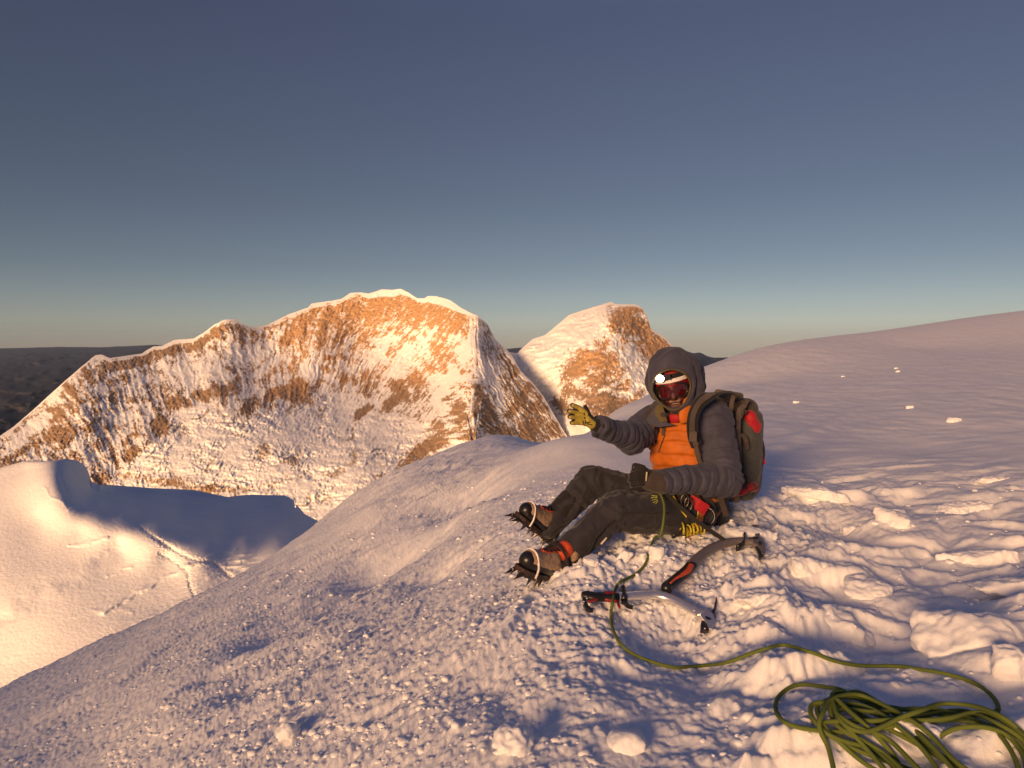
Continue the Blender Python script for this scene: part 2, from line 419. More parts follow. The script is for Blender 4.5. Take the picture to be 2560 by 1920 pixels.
M1_ROCK = [ # px,py,rx,ry,angle,strength
 (215,930,15,50,35,.9),(180,985,20,46,35,.9),(150,1040,26,40,30,.9),(150,1085,50,36,-15,1.),(55,1130,90,16,-28,.9),(30,1165,80,12,-24,.7),(225,1060,30,26,0,.7),(235,1020,20,30,0,.6),
 (60,1060,60,9,-41,.65),(20,1100,40,7,-38,.55),
 (300,950,40,14,10,.45),(330,1010,26,30,0,.5),(270,1120,28,30,0,.35),
 (400,1062,30,30,-30,1.2),(330,1136,34,17,-38,1.2),(440,1003,46,18,-5,1.1),(505,990,40,18,0,.9),(565,975,50,22,0,1.),(560,930,40,25,0,.35),(625,1020,42,18,-38,1.1),(690,985,50,22,-25,.9),(745,975,38,34,-30,1.2),
 (860,948,12,20,0,1.),(884,950,10,22,10,.9),(915,935,22,10,-50,1.),(905,940,40,14,-50,.6),(740,895,10,6,0,1.),(823,896,9,7,0,1.1),(850,890,8,6,0,.9),(770,1000,30,16,-30,.8),
 (905,1032,32,12,-38,1.3),(925,965,45,10,-25,.7),(1000,975,26,50,32,1.),(975,1010,34,18,-50,1.),(1045,960,28,42,30,.8),(1100,880,30,70,30,.75),(1075,910,30,50,30,.6),(1140,905,14,50,38,.8),(1120,950,12,50,36,.7),
 (1060,1030,50,12,-50,.7),(1150,1040,26,46,10,.9),(1095,1070,20,36,25,.8),(1165,1090,30,24,0,.8),(1070,1118,80,20,-32,1.3),(1020,1160,60,14,-36,1.0),
 (1222,1040,32,40,0,.95),(1250,1080,46,30,0,1.),(1195,1000,10,60,-8,.95),(1285,935,8,75,-33,1.0),(1255,900,8,50,-30,.6),(1300,1000,15,90,-33,1.1),(1340,1010,12,70,-35,1.),(1330,1070,40,60,-25,1.),(1372,1080,20,50,-30,.9),(1222,840,9,40,-30,.5),
 (250,1205,36,26,0,.9),(215,1180,30,20,0,.6),(310,1190,40,16,-10,.5),(420,1205,90,16,4,.75),(520,1222,90,14,2,.8),(620,1225,60,10,-20,.5),(690,1210,50,8,-35,.5),(1050,1090,30,10,-30,.4)]
M1_CLEAR = [(1110,965,16,70,33,1.),(1160,880,16,40,20,.9),(1060,850,14,60,38,.5),(950,880,12,70,35,.7),(1010,900,14,70,38,.7),(790,800,12,30,40,.5),(700,830,10,45,38,.8),(1215,930,18,44,-12,.7),(1245,985,12,44,-22,.8),
 (640,880,60,20,0,.6),(780,930,20,25,0,.8),(480,930,60,30,0,.6),(300,1040,40,8,-10,.4),(70,1085,70,9,-38,.6),(1140,840,18,16,0,.6)]
def paint1(PX, PY, d, D):
    k = interp([(-400,.5),(200,.45),(450,.25),(600,.18),(720,0),(850,-.35),(950,-.75),(1100,-.85),(1168,-.6),(1200,.35),(1260,.75),(1500,.8)], PX)
    yc = interp([(0,1080),(240,960),(700,900),(1100,900),(1400,1000)], PX)
    q = PX-k*(PY-yc)
    gl_edge = interp([(-400,1500),(200,1235),(300,1180),(350,1120),(400,1098),(440,1030),(530,1000),(600,1045),(640,1045),(720,1015),(790,985),(850,1000),(930,1060),(990,1060),(1060,1080),(1080,1140),(1020,1170),(1500,1400)], PX)
    gl_edge = interp([(-400,1500),(200,1260),(290,1190),(350,1125),(400,1100),(435,1032),(530,1005),(600,1048),(640,1045),(720,1015),(790,985),(850,985),(930,1000),(1000,1045),(1060,1062),(1110,1075),(1130,1095),(1180,1130),(1500,1400)], PX)
    G = sstep(-10, 8, PY-gl_edge)*(1-sstep(1180, 1200, PX))
    # flutes down the fall line
    warpq = q+16*fbm(PX/70, PY/50, 3, 3)
    fl = ridged(warpq/17, PY/150, 21, 4, .6)
    fl2 = ridged(warpq/46, PY/260, 25, 3, .6)
    big = fbm(q/90, PY/200, 29, 3)
    rough = fbm(PX/9, PY/7, 33, 5, .62)
    rough2 = fbm(PX/30, PY/24, 35, 4, .6)
    face = (1-G)*sstep(4, 22, d)
    flm = interp([(0,.45),(400,.55),(650,.6),(850,1.),(1400,1.)], PX)*(.5+1.0*sstep(-.3,.4,fbm(PX/80,PY/60,63,2)))
    dD = -face*(22*flm*(fl-.55)+24*(fl2-.55)+34*big+8*rough+14*rough2)
    # glacier: crevasses and broken ice
    flow = PX*.45+PY*1.0+25*fbm(PX/90, PY/60, 43, 3)
    cre = ridged(flow/5.5, (PX-.4*PY)/26, 45, 3, .6)
    cre2 = noise(flow/14+3*noise(PX/60, PY/40, 47), PX/70, 49)
    amp = .5+.7*sstep(-.3, .4, fbm(PX/70, PY/40, 51, 3))
    dD = dD+G*(D/4000)*amp*(-15*(cre-.5)+9*cre2+11*fbm(PX/7, PY/4.5, 53, 3)+26*fbm(PX/50, PY/18, 55, 3))
    # rock
    pot = np.zeros_like(PX)
    WX = PX+13*fbm(PX/26, PY/20, 71, 4, .6)+k*9*fbm(q/14, PY/40, 73, 3); WY = PY+12*fbm(PX/24, PY/22, 72, 4, .6)+11*(fl-.55)*(1-G)
    for cx, cy, rx, ry, an, s in M1_ROCK: pot = np.maximum(pot, s*blob(WX, WY, cx, cy, rx, ry, -an if ry > rx else an, 1.3)) if True else pot
    clear = np.zeros_like(PX)
    for cx, cy, rx, ry, an, s in M1_CLEAR: clear = np.maximum(clear, s*blob(WX, WY, cx, cy, rx, ry, an, 1.2))
    crest_w = sstep(620, 720, PX)*sstep(1200, 1150, PX)
    band = crest_w*sstep(7, 13, d)*sstep(150, 40, d)*.80
    band = np.maximum(band, crest_w*sstep(11, 18, d)*sstep(270, 90, d)*.52)
    band = np.maximum(band, sstep(230, 260, PX)*sstep(680, 600, PX)*sstep(6, 12, d)*sstep(52, 24, d)*.78)
    band = np.maximum(band, sstep(1190, 1210, PX)*.50*sstep(8, 20, d))
    snowy = .50*(1-G)
    pot = np.maximum(np.maximum(pot, band), snowy*(.75+.5*rough2))-clear*.75
    pot = pot*(1-G)+G*np.minimum(pot, 1)*.9
    n = .75*fbm(q/7, PY/12, 58, 5, .62)+.45*fbm(PX/4, PY/3.2, 57, 3, .6)+.60*(.60-fl)*(1-G)+.50*rough2
    rock = sstep(.36, .60, pot+n)
    dD = dD-rock*(1-G)*22*(ridged(PX/13+PY/30, PY/11, 61, 4, .65)-.5)*sstep(3, 12, d)
    capw = 3+2.5*fbm(PX/30,PX*0,59,2)+13*blob(PX,PX*0,968,0,55,1,0,1.5)+16*blob(PX,PX*0,1110,0,55,1,0,1.5)+6*blob(PX,PX*0,430,0,60,1)
    rock = rock*sstep(capw, capw+3, d)
    rock = np.maximum(rock, G*.75*sstep(.62, .80, cre2*.5+.5+.25*rough)*sstep(.1, .5, amp-.4))
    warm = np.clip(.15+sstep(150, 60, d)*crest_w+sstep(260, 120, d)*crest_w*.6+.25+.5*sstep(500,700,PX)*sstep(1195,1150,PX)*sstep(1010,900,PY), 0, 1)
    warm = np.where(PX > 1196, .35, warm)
    return dD, rock, warm

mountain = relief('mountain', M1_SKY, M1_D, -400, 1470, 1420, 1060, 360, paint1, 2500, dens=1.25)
tag(mountain, 'long golden snow and rock mountain with fluted wall above a crevassed glacier', kind='structure')

# ---- the second peak behind the saddle
M2_SKY = [(1150,800),(1200,860),(1240,880),(1266,880),(1294,882),(1306,870),(1332,847),(1362,838),(1397,809),(1423,787),(1453,777),(1499,763),(1528,754),(1539,760),(1590,761),(1605,768),(1618,791),
 (1628,822),(1656,839),(1671,852),(1685,870),(1705,895),(1740,935),(1790,985),(1850,1030),(2000,1150)]
M2_D = [(1150,860,8.2),(1266,880,8.3),(1294,882,8.4),(1362,838,8.6),(1453,777,8.8),(1528,754,8.8),(1605,768,8.8),(1628,822,8.6),(1685,870,8.5),(1790,985,8.2),(2000,1150,7.8),
 (1522,800,8.1),(1510,850,7.8),(1560,900,7.5),(1620,960,7.3),(1680,1020,7.1),(1600,830,8.35),(1650,900,8.0),(1700,960,7.7),
 (1450,850,7.9),(1400,880,8.0),(1340,900,8.1),(1420,960,7.5),(1480,980,7.0),(1540,1000,6.9),(1400,1020,7.7),(1330,960,8.1),(1450,1060,6.8),(1550,1060,6.5),(1400,1120,7.5),(1280,960,8.3),(1250,1200,7.7),(1500,1300,6.4),(1900,1350,6.0),(1300,1050,8.1)]
M2_ROCK = [(1570,790,44,26,0,.85),(1600,830,44,40,25,.9),(1645,880,36,50,35,.95),(1560,830,30,36,0,.85),(1670,920,30,50,35,.9),(1545,800,22,34,0,.8),
 (1500,862,26,18,-30,.9),(1440,880,22,8,-30,.5),(1480,890,38,30,0,.95),(1440,925,36,28,0,.9),(1520,915,40,36,0,.95),(1500,955,44,28,0,.8),(1420,975,20,20,0,.8),(1450,985,26,12,20,.9),(1555,965,26,20,0,.7),
 (1500,1000,50,24,15,.95),(1545,1015,50,20,0,.95),(1500,1030,34,22,0,.9),(1400,1008,18,14,20,1.),(1415,1025,18,12,20,.9),(1590,985,24,10,-20,.7),(1570,1010,40,20,0,.7),(1330,920,12,50,-40,.0),(1370,980,10,12,0,.0)]
M2_CLEAR = [(1540,850,10,30,-25,.9),(1565,890,12,50,-33,.9),(1600,945,14,50,-33,.9),(1450,845,20,60,60,.8),(1500,830,14,30,0,.9),(1475,935,50,5,-25,.5),(1510,975,60,6,-28,.6),(1585,845,28,7,10,.8),(1600,790,20,5,10,.5)]
def paint2(PX, PY, d, D):
    WX = PX+12*fbm(PX/24, PY/18, 171, 4, .6); WY = PY+11*fbm(PX/22, PY/20, 172, 4, .6)
    rough = fbm(PX/8, PY/6, 133, 5, .62); rough2 = fbm(PX/28, PY/20, 135, 4, .6)
    right = sstep(1505, 1530, PX+.35*(850-PY))
    q = np.where(right > .5, PX-.65*(PY-850), PX+.9*(PY-850))
    fl = ridged((q+18*fbm(PX/45, PY/40, 123, 3))/12, PY/60, 121, 4, .6)
    dD = -sstep(3, 14, d)*(right*24*(fl-.55)+40*rough2+14*rough)
    wv = noise((PY*1.0+PX*.35)/9+1.3*noise(PX/50, PY/40, 144), PX/60, 143)
    dD = dD-(1-right)*20*wv*sstep(6, 20, d)
    cre = ridged((PX*.8+PY*.3)/7, PY/14, 145, 3)
    icef = blob(PX, PY, 1370, 1000, 90, 90, 0, 1.5)
    dD = dD-icef*26*(cre-.5)
    pot = np.zeros_like(PX)
    for cx, cy, rx, ry, an, s in M2_ROCK: pot = np.maximum(pot, s*blob(WX, WY, cx, cy, rx*1.25, ry*1.25, -an if ry > rx else an, 1.5))
    cl = np.zeros_like(PX)
    for cx, cy, rx, ry, an, s in M2_CLEAR: cl = np.maximum(cl, s*blob(WX, WY, cx, cy, rx, ry, -an if ry > rx else an, 1.3))
    pot = pot-.7*cl
    n = .80*rough+.50*fbm(PX/3.6, PY/3, 157, 3, .6)+.35*(.6-fl)*right+.45*rough2
    rock = sstep(.34, .58, pot+n)*sstep(3, 8, d)
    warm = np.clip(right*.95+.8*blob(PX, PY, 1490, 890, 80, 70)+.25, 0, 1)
    return dD, rock, warm
peak = relief('mountain_peak', M2_SKY, [(a,b,c*.76) for a,b,c in M2_D], 1150, 2000, 1420, 520, 300, paint2, 2500, dens=1.2)
tag(peak, 'farther golden snow peak with a rocky right face behind the saddle', kind='structure')

# ---- lower snow ridge with the wind lip, left
def paintB(PX, PY, d, D):
    dD = np.zeros_like(PX)
    n1 = fbm(PX/120+PY/90, PY/60, 201, 4)
    dD = dD+D*.004*n1
    # long shallow scarps rising to the right
    for pts, a_, w_ in (([(255,1528),(330,1490),(400,1450),(470,1415),(520,1400)], .030, 6),([(170,1366),(215,1358),(270,1346)], .018, 4),([(0,1545),(90,1490),(200,1430),(300,1380)], -.030, 22),
                        ([(110,1222),(125,1240),(150,1247),(170,1275),(240,1268),(300,1290)], .014, 4),([(270,1440),(330,1415)], .014, 4),([(160,1545),(230,1530),(300,1520),(330,1533)], .008, 5),
                        ([(470,1415),(530,1388),(590,1373)], .02, 5),([(520,1445),(600,1405)], .012, 5),([(340,1560),(420,1520),(520,1480)], .012, 7)):
        dd = seg_dist(PX+9*fbm(PX/40, PY/30, 231, 3), PY+9*fbm(PX/35, PY/30, 232, 3), pts)
        dD = dD-D*.7*a_*np.exp(-(dd/w_)**2)*(.7+.6*noise(PX/60, PY/40, 233))
    # trodden track
    for pts, a_, w_ in (([(150,1190),(170,1240),(250,1270),(330,1300),(380,1340),(430,1372),(480,1398),(530,1405),(560,1430),(585,1448)], .014, 5),
                        ([(400,1385),(440,1405),(470,1432),(475,1465),(490,1500)], .010, 4)):
        dd = seg_dist(PX, PY, pts)
        dD = dD+D*a_*np.exp(-(dd/w_)**2)*(1+.8*noise(PX/4, PY/3.5, 211))
        dD = dD+D*.006*np.exp(-(dd/(w_*3))**2)*noise(PX/5, PY/4, 213)
    # broken crust by the foreground edge
    m = blob(PX, PY, 600, 1415, 55, 34, 0, 2)
    dD = dD-D*.020*m*np.maximum(0, noise((PX*.3+PY)/8, (PX-.3*PY)/30, 215)+.3)
    m2 = blob(PX, PY, 480, 1480, 200, 60, -28, 1.5)
    dD = dD-D*.006*m2*ridged((PX*.45+PY*.9)/11, (PX-.5*PY)/80, 217, 3)
    dD = dD+D*.0022*fbm(PX/10, PY/7, 219, 4, .6)
    m3 = blob(PX, PY, 640, 1320, 60, 40)
    dD = dD+D*.006*m3*fbm(PX/14, PY/12, 223, 3)
    return dD*.24, np.zeros_like(PX), np.zeros_like(PX)
B_SKY = [(-400,1290),(-100,1218),(0,1193),(61,1173),(163,1163),(195,1169),(212,1180),(222,1200),(230,1222),(250,1230),(285,1230),(366,1234),(488,1238),(570,1250),(600,1246),(631,1244),(712,1242),(735,1254),(741,1262),(738,1279),(761,1287),(794,1305),(850,1340),(1000,1420)]
B_D = [(-400,1290,.150),(0,1193,.150),(61,1173,.152),(163,1163,.152),(195,1172,.165),(222,1200,.178),(232,1225,.185),(285,1231,.190),(366,1236,.195),(488,1240,.205),(570,1252,.20),(631,1246,.222),(712,1244,.228),(741,1270,.215),(794,1305,.205),(1000,1430,.20),
 (163,1181,.148),(179,1214,.143),(199,1236,.140),(250,1255,.137),(317,1277,.134),(400,1302,.130),(448,1317,.128),(529,1342,.125),(610,1347,.127),(692,1345,.130),(737,1346,.131),(900,1400,.130),
 (220,1215,.170),(260,1243,.172),(330,1258,.170),(450,1285,.172),(560,1305,.170),(680,1310,.175),(740,1315,.172),(600,1275,.192),
 (0,1750,.090),(300,1750,.090),(-300,1600,.105),(0,1600,.099),(150,1600,.098),(300,1580,.0994),(0,1450,.110),(150,1450,.109),(300,1470,.1077),(450,1480,.107),(700,1500,.108),(900,1600,.10),(-300,1450,.118),(0,1300,.129),(100,1300,.128),(200,1330,.122),(300,1360,.119),(420,1390,.116),(560,1410,.1146),(640,1400,.116),(900,1400,.118)]
ridge = relief('snow_ridge', B_SKY, B_D, -400, 1000, 1800, 640, 420, paintB, 60, sky_jit=.25, dreg=8e-3)
SNOWFAR = NT('ridge_snow'); _p = SNOWFAR.pos()
SNOWFAR.col(SNOWFAR.ramp(SNOWFAR.noise(.15, 5, .6, _p), [(.3, (.78, .79, .82)), (.7, (.86, .86, .87))]))
SNOWFAR.b.inputs['Roughness'].default_value = .6; SNOWFAR.b.inputs['Specular IOR Level'].default_value = .2
SNOWFAR.bump(SNOWFAR.noise(1.6, 6, .65, _p), .35, .35)
ridge.data.materials.clear(); ridge.data.materials.append(SNOWFAR.m)
tag(ridge, 'lower snow ridge at left with a wind lip and a line of footprints', kind='structure')

# ---- distant hills and valley
hm = NT('distant_hills'); _p = hm.pos((.0001, .0001, .0001))
hm.col(hm.ramp(hm.noise(14, 8, .7, _p), [(.3, (.022, .025, .036)), (.55, (.038, .038, .048)), (.75, (.065, .060, .066))]))
hm.b.inputs['Roughness'].default_value = .9; hm.b.inputs['Specular IOR Level'].default_value = .05
def build_hills():
    px = np.linspace(-3200, 5400, 1400)
    sk = interp([(-3200,872),(0,871),(150,867),(250,868),(390,862),(500,870),(900,878),(1268,872),(1300,869),(1700,872),(1733,883),(1750,881),(1770,891),(1786,894),(1822,894),(1849,885),(1885,875),(1900,873),(1925,877),(1960,876),(2100,870),(2300,880),(5400,875)], px)
    sk = sk+1.3*fbm(px/40, px*0, 301, 5, .6)
    t = np.linspace(0, 1, 200)**1.6
    PX = np.repeat(px[None], 200, 0); PY = sk[None]+(1700-sk)[None]*t[:, None]
    near = interp([(-3200,34),(1600,34),(1740,26),(2000,26),(5400,30)], PX)
    D = (near*1000)/(1+(PY-sk[None])/55.)+400
    D = D*(1+.10*fbm(PX/110, PY/22, 303, 5, .6)*sstep(0, 12, PY-sk[None]))
    a = (PX-1280)/F; b = (960-PY)/F; k = D/(CP+b*SP)
    X = a*k; Y = D; Z = (-SP+b*CP)*k
    s = np.linspace(0, 1, 11)[1:][::-1, None]
    X = np.r_[X[0]*(1+s*4000/D[0]), X]; Z = np.r_[Z[0]-s*1500, Z]; Y = np.r_[Y[0]+s*4000, Y]
    me = grid_mesh('hills', X, Y, Z, flip=True)
    return tag(link('hills', me, hm.m), 'dark distant hills and valley along the horizon', kind='structure')
hills = build_hills()
# the deep valley floor, one sheet out to the horizon
a_ = R(1)*np.linspace(0, 360, 181)[:-1]; r_ = np.geomspace(150, 41000, 60)
AA, RR_ = np.meshgrid(a_, r_)
ZZ = -np.minimum(3300, 120+RR_*.55)
gm = grid_mesh('valley_ground', RR_*np.sin(AA), RR_*np.cos(AA), ZZ, close=True)
tag(link('valley_ground', gm, hm.m), kind='structure')
# thin dusk haze over everything, sky outside it
def build_haze():
    s = 42000.0
    me = bpy.data.meshes.new('haze')
    x0, x1, y0, y1, z0, z1 = -s*1.9, s*1.9, -9000, s+2000, -3420, 700
    v = [(x0,y0,z0),(x1,y0,z0),(x1,y1,z0),(x0,y1,z0),(x0,y0,z1),(x1,y0,z1),(x1,y1,z1),(x0,y1,z1)]
    me.from_pydata(v, [], [(0,3,2,1),(4,5,6,7),(0,1,5,4),(1,2,6,5),(2,3,7,6),(3,0,4,7)])
    m = bpy.data.materials.new('haze_air'); m.use_nodes = True; n = m.node_tree.nodes; n.clear()
    o = n.new('ShaderNodeOutputMaterial'); p = n.new('ShaderNodeVolumePrincipled')
    p.inputs['Color'].default_value = (.42, .60, 1.0, 1); p.inputs['Density'].default_value = HAZE; p.inputs['Anisotropy'].default_value = 0.0
    m.node_tree.links.new(p.outputs[0], o.inputs['Volume'])
    return tag(link('haze', me, m), 'thin blue dusk haze over the valleys', kind='stuff')
HAZE = 0.8e-5
build_haze()
# ================================================================== SHAPE BUILDERS
import bmesh
from mathutils import noise as mn
def V(*a): return Vector(a)

class MB:
    """collects shapes into one mesh, in world coordinates"""
    def __init__(s): s.v = []; s.f = []
    def add(s, v, f):
        o = len(s.v); s.v += [tuple(p) for p in v]; s.f += [tuple(i+o for i in q) for q in f]
    def rings(s, rings, cap=True, close=True):
        n = len(rings[0]); v = [p for r in rings for p in r]; f = []
        for i in range(len(rings)-1):
            for j in range(n if close else n-1):
                k = (j+1) % n
                f.append((i*n+j, i*n+k, (i+1)*n+k, (i+1)*n+j))
        if cap: f.append(tuple(range(n))[::-1]); f.append(tuple((len(rings)-1)*n+j for j in range(n)))
        s.add(v, f)
    def capsule(s, a, b, ra, rb, seg=20, flat=None, hr=6):
        a = Vector(a); b = Vector(b); ax = (b-a); L = ax.length or 1e-6; ax = ax.normalized() if L > 1e-6 else V(0, 0, 1)
        t = V(0, 0, 1) if abs(ax.z) < .9 else V(1, 0, 0); u = ax.cross(t).normalized(); w = ax.cross(u)
        if flat: # (direction, factor): squash across that direction
            fd = Vector(flat[0]); fd = (fd-ax*fd.dot(ax)).normalized(); u = fd*1.0; w = ax.cross(u).normalized(); fu = flat[1]
        else: fu = 1
        prof = []
        for i in range(hr):
            q = (i+.3)/hr*math.pi/2; prof.append((a-ax*ra*math.cos(q), ra*math.sin(q)))
        for i in range(1, 5): prof.append((a.lerp(b, i/5), ra+(rb-ra)*i/5)) if L > 1e-4 else None
        for i in range(hr, -1, -1):
            q = (i+.3)/hr*math.pi/2 if i < hr else math.pi/2
            prof.append((b+ax*rb*math.cos(q), rb*math.sin(q)))
        rs = []
        for c, r in prof:
            rs.append([c+u*(r*fu*math.cos(2*math.pi*j/seg))+w*(r*math.sin(2*math.pi*j/seg)) for j in range(seg)])
        s.rings(rs)
    def ball(s, M, rad, seg=20, nr=12):
        rs = []
        for i in range(nr+1):
            q = math.pi*(i+.001)/(nr+.002)
            rs.append([M @ V(rad[0]*math.sin(q)*math.cos(2*math.pi*j/seg), rad[1]*math.sin(q)*math.sin(2*math.pi*j/seg), rad[2]*math.cos(q)) for j in range(seg)])
        s.rings(rs)
    def box(s, M, x0, x1, y0, y1, z0, z1):
        v = [M @ V(x, y, z) for x, y, z in ((x0,y0,z0),(x1,y0,z0),(x1,y1,z0),(x0,y1,z0),(x0,y0,z1),(x1,y0,z1),(x1,y1,z1),(x0,y1,z1))]
        s.add(v, [(0,3,2,1),(4,5,6,7),(0,1,5,4),(1,2,6,5),(2,3,7,6),(3,0,4,7)])
    def tube(s, pts, r, seg=10, up=None, rx=None, cap=True):
        """sweep; r number or list; rx (wider axis) for an oval, with 'up' hint = direction of axis r"""
        n = len(pts); pts = [Vector(p) for p in pts]
        rr = r if isinstance(r, (list, tuple)) else [r]*n
        rw = rx if isinstance(rx, (list, tuple)) else ([rx]*n if rx else rr)
        rs = []; u = None
        for i, p in enumerate(pts):
            t = (pts[min(i+1, n-1)]-pts[max(i-1, 0)]).normalized()
            if u is None:
                h = Vector(up) if up is not None else (V(0, 0, 1) if abs(t.z) < .9 else V(1, 0, 0))
                u = (h-t*h.dot(t)).normalized()
            else:
                h = Vector(up) if up is not None else u
                u = (h-t*h.dot(t)).normalized()
            w = t.cross(u)
            rs.append([p+u*(rr[i]*math.cos(2*math.pi*j/seg))+w*(rw[i]*math.sin(2*math.pi*j/seg)) for j in range(seg)])
        s.rings(rs, cap)
    def ribbon(s, pts, w, th, side):
        """flat strap: side = direction across the strap (vector or list)"""
        n = len(pts); pts = [Vector(p) for p in pts]; rs = []
        for i, p in enumerate(pts):
            t = (pts[min(i+1, n-1)]-pts[max(i-1, 0)]).normalized()
            sd = Vector(side[i] if isinstance(side, list) else side); sd = (sd-t*sd.dot(t)).normalized(); nn = t.cross(sd)
            ww = w[i] if isinstance(w, (list, tuple)) else w
            rs.append([p+sd*ww/2+nn*th/2, p-sd*ww/2+nn*th/2, p-sd*ww/2-nn*th/2, p+sd*ww/2-nn*th/2])
        s.rings(rs)
    def plate(s, pts, nrm, th):
        n = len(pts); a = [Vector(p)+nrm*th/2 for p in pts]; b = [Vector(p)-nrm*th/2 for p in pts]
        f = [tuple(range(n)), tuple(range(n, 2*n))[::-1]]+[((i+1) % n, i, n+i, n+(i+1) % n) for i in range(n)]
        s.add(a+b, f)
    def spike(s, base, tip, r, seg=4):
        base = Vector(base); tip = Vector(tip); t = (tip-base).normalized()
        h = V(0, 0, 1) if abs(t.z) < .9 else V(1, 0, 0); u = (h-t*h.dot(t)).normalized(); w = t.cross(u)
        rs = [[base+u*(r*k*math.cos(2*math.pi*j/seg))+w*(r*k*.45*math.sin(2*math.pi*j/seg)) for j in range(seg)] for k in (1,)]
        rs.append([tip+u*(.08*r*math.cos(2*math.pi*j/seg))+w*(.08*r*math.sin(2*math.pi*j/seg)) for j in range(seg)])
        s.rings(rs)
    def mesh(s, name):
        me = bpy.data.meshes.new(name); me.from_pydata(s.v, [], s.f); me.update()
        bm = bmesh.new(); bm.from_mesh(me); bmesh.ops.recalc_face_normals(bm, faces=bm.faces); bm.to_mesh(me); bm.free()
        return me

def spline(pts, n=8, closed=False):
    """Catmull-Rom through the points"""
    p = [Vector(q) for q in pts]; out = []
    m = len(p)
    for i in range(m if closed else m-1):
        a, b, c, d = (p[(i-1) % m] if closed or i > 0 else p[0]*2-p[1]), p[i], p[(i+1) % m], (p[(i+2) % m] if closed or i+2 < m else p[-1]*2-p[-2])
        for k in range(n):
            t = k/n; out.append(.5*((2*b)+(c-a)*t+(2*a-5*b+4*c-d)*t*t+(3*b-a-3*c+d)*t*t*t))
    if not closed: out.append(p[-1])
    return out

def bake(me, mods):
    o = bpy.data.objects.new('tmp', me); COL.objects.link(o)
    for typ, kw in mods:
        m = o.modifiers.new('m', typ)
        for k, v in kw.items(): setattr(m, k, v)
    dg = bpy.context.evaluated_depsgraph_get()
    r = bpy.data.meshes.new_from_object(o.evaluated_get(dg))
    bpy.data.objects.remove(o); return r

def organic(mb, voxel=.006, smooth=6, disp=None, fac=.5):
    me = bake(mb.mesh('tmp'), [('REMESH', dict(mode='VOXEL', voxel_size=voxel)), ('SMOOTH', dict(factor=fac, iterations=smooth))])
    if disp:
        n = len(me.vertices); co = np.empty(n*3, np.float32); me.vertices.foreach_get('co', co); co = co.reshape(-1, 3)
        no = np.empty(n*3, np.float32); me.vertices.foreach_get('normal', no); no = no.reshape(-1, 3)
        d = disp(co, no)
        co = co+(no*d[:, None] if d.ndim == 1 else d)
        me.vertices.foreach_set('co', co.astype(np.float32).ravel()); me.update()
    me.shade_smooth(); return me

def n3(co, sc, off=0.0, st=None):
    """3-D noise per vertex; st=(dir, k) stretches the noise along a direction"""
    q = co*sc+off
    if st is not None:
        dv = np.array(st[0]); dv = dv/np.linalg.norm(dv); q = q-np.outer(q@dv, dv)*(1-st[1])
    return np.array([mn.noise(Vector(p)) for p in q])

def bone_param(co, bones):
    """nearest bone: returns distance along chain and squared distance"""
    best = np.full(len(co), 1e9); s = np.zeros(len(co)); bi = np.zeros(len(co), int)
    for k, (a, b, s0) in enumerate(bones):
        a = np.array(a); b = np.array(b); ab = b-a; L = np.linalg.norm(ab)
        t = ((co-a)@ab)/(L*L); tc = np.clip(t, 0, 1); d = np.linalg.norm(co-a-tc[:, None]*ab, axis=1)
        m = d < best; best = np.where(m, d, best); s = np.where(m, s0+t*L, s); bi = np.where(m, k, bi)
    return s, best, bi

class Thing:
    def __init__(s, name, loc, label, cat, group=None):
        s.root = empty(name, loc); tag(s.root, label, cat, group); s.loc = Vector(loc)
    def part(s, name, me, mat, parent=None, smooth=None, label=None):
        if isinstance(me, MB): me = me.mesh(name)
        me.name = name
        me.transform(Matrix.Translation(-s.loc))
        if smooth: me.shade_smooth()
        elif smooth is False: me.shade_flat()
        o = link(name, me, mat, parent or s.root)
        if label: o['label'] = label
        return o
def bev(me, w=.002, seg=2):
    return bake(me if not isinstance(me, MB) else me.mesh('b'), [('BEVEL', dict(width=w, segments=seg, limit_method='ANGLE'))])

# ------------------------------------------------------------------ cloth and gear materials
def cloth(name, c, rough=.75, fine=900, fold=18, var=.18, sheen=.15):
    t = NT(name); p = t.pos()
    n = t.noise(fold, 4, .6, p)
    t.col(t.ramp(n, [(.3, tuple(x*(1-var) for x in c)), (.7, tuple(min(1, x*(1+var)) for x in c))]))
    t.b.inputs['Roughness'].default_value = rough; t.b.inputs['Specular IOR Level'].default_value = .3
    t.b.inputs['Sheen Weight'].default_value = sheen; t.b.inputs['Sheen Roughness'].default_value = .5
    b = t.bump(t.noise(fine, 2, .6, p), .15, .001)
    t.bump(t.noise(55, 3, .6, p), .35, .006, b)
    return t.m
GREY = cloth('grey_down_fabric', (.048, .049, .078), .75, sheen=.1)
ORANGE = cloth('orange_fabric', (.46, .115, .006), .6)
PANTS = cloth('dark_trouser_fabric', (.024, .023, .030), .8)
BLACKC = cloth('black_fabric', (.012, .011, .012), .8)
KHAKI = cloth('khaki_webbing', (.085, .066, .055), .8)
PACKG = cloth('grey_green_pack_fabric', (.050, .054, .056), .75)
REDC = cloth('red_fabric', (.36, .010, .018), .6)
GLOVEY = cloth('yellow_leather', (.38, .30, .045), .6)
TAN = cloth('tan_lining', (.09, .068, .03), .8)
BROWNG = cloth('brown_grey_fabric', (.05, .038, .034), .8)
BLACKP = plain('black_rubber', (.012, .011, .012), .35)
STEEL = plain('dark_steel', (.10, .085, .08), .38, .9, .3, 200)
ALU = plain('polished_aluminium', (.80, .77, .75), .30, .85, .08, 40)
ALUW = plain('worn_grey_shaft', (.22, .19, .175), .5, .45, .45, 260, .3, 500)
ORP = plain('orange_rubber', (.62, .085, .02), .5)
REDP = plain('red_plastic', (.28, .008, .010), .4)
WHITEP = plain('white_plastic', (.75, .70, .68), .4)
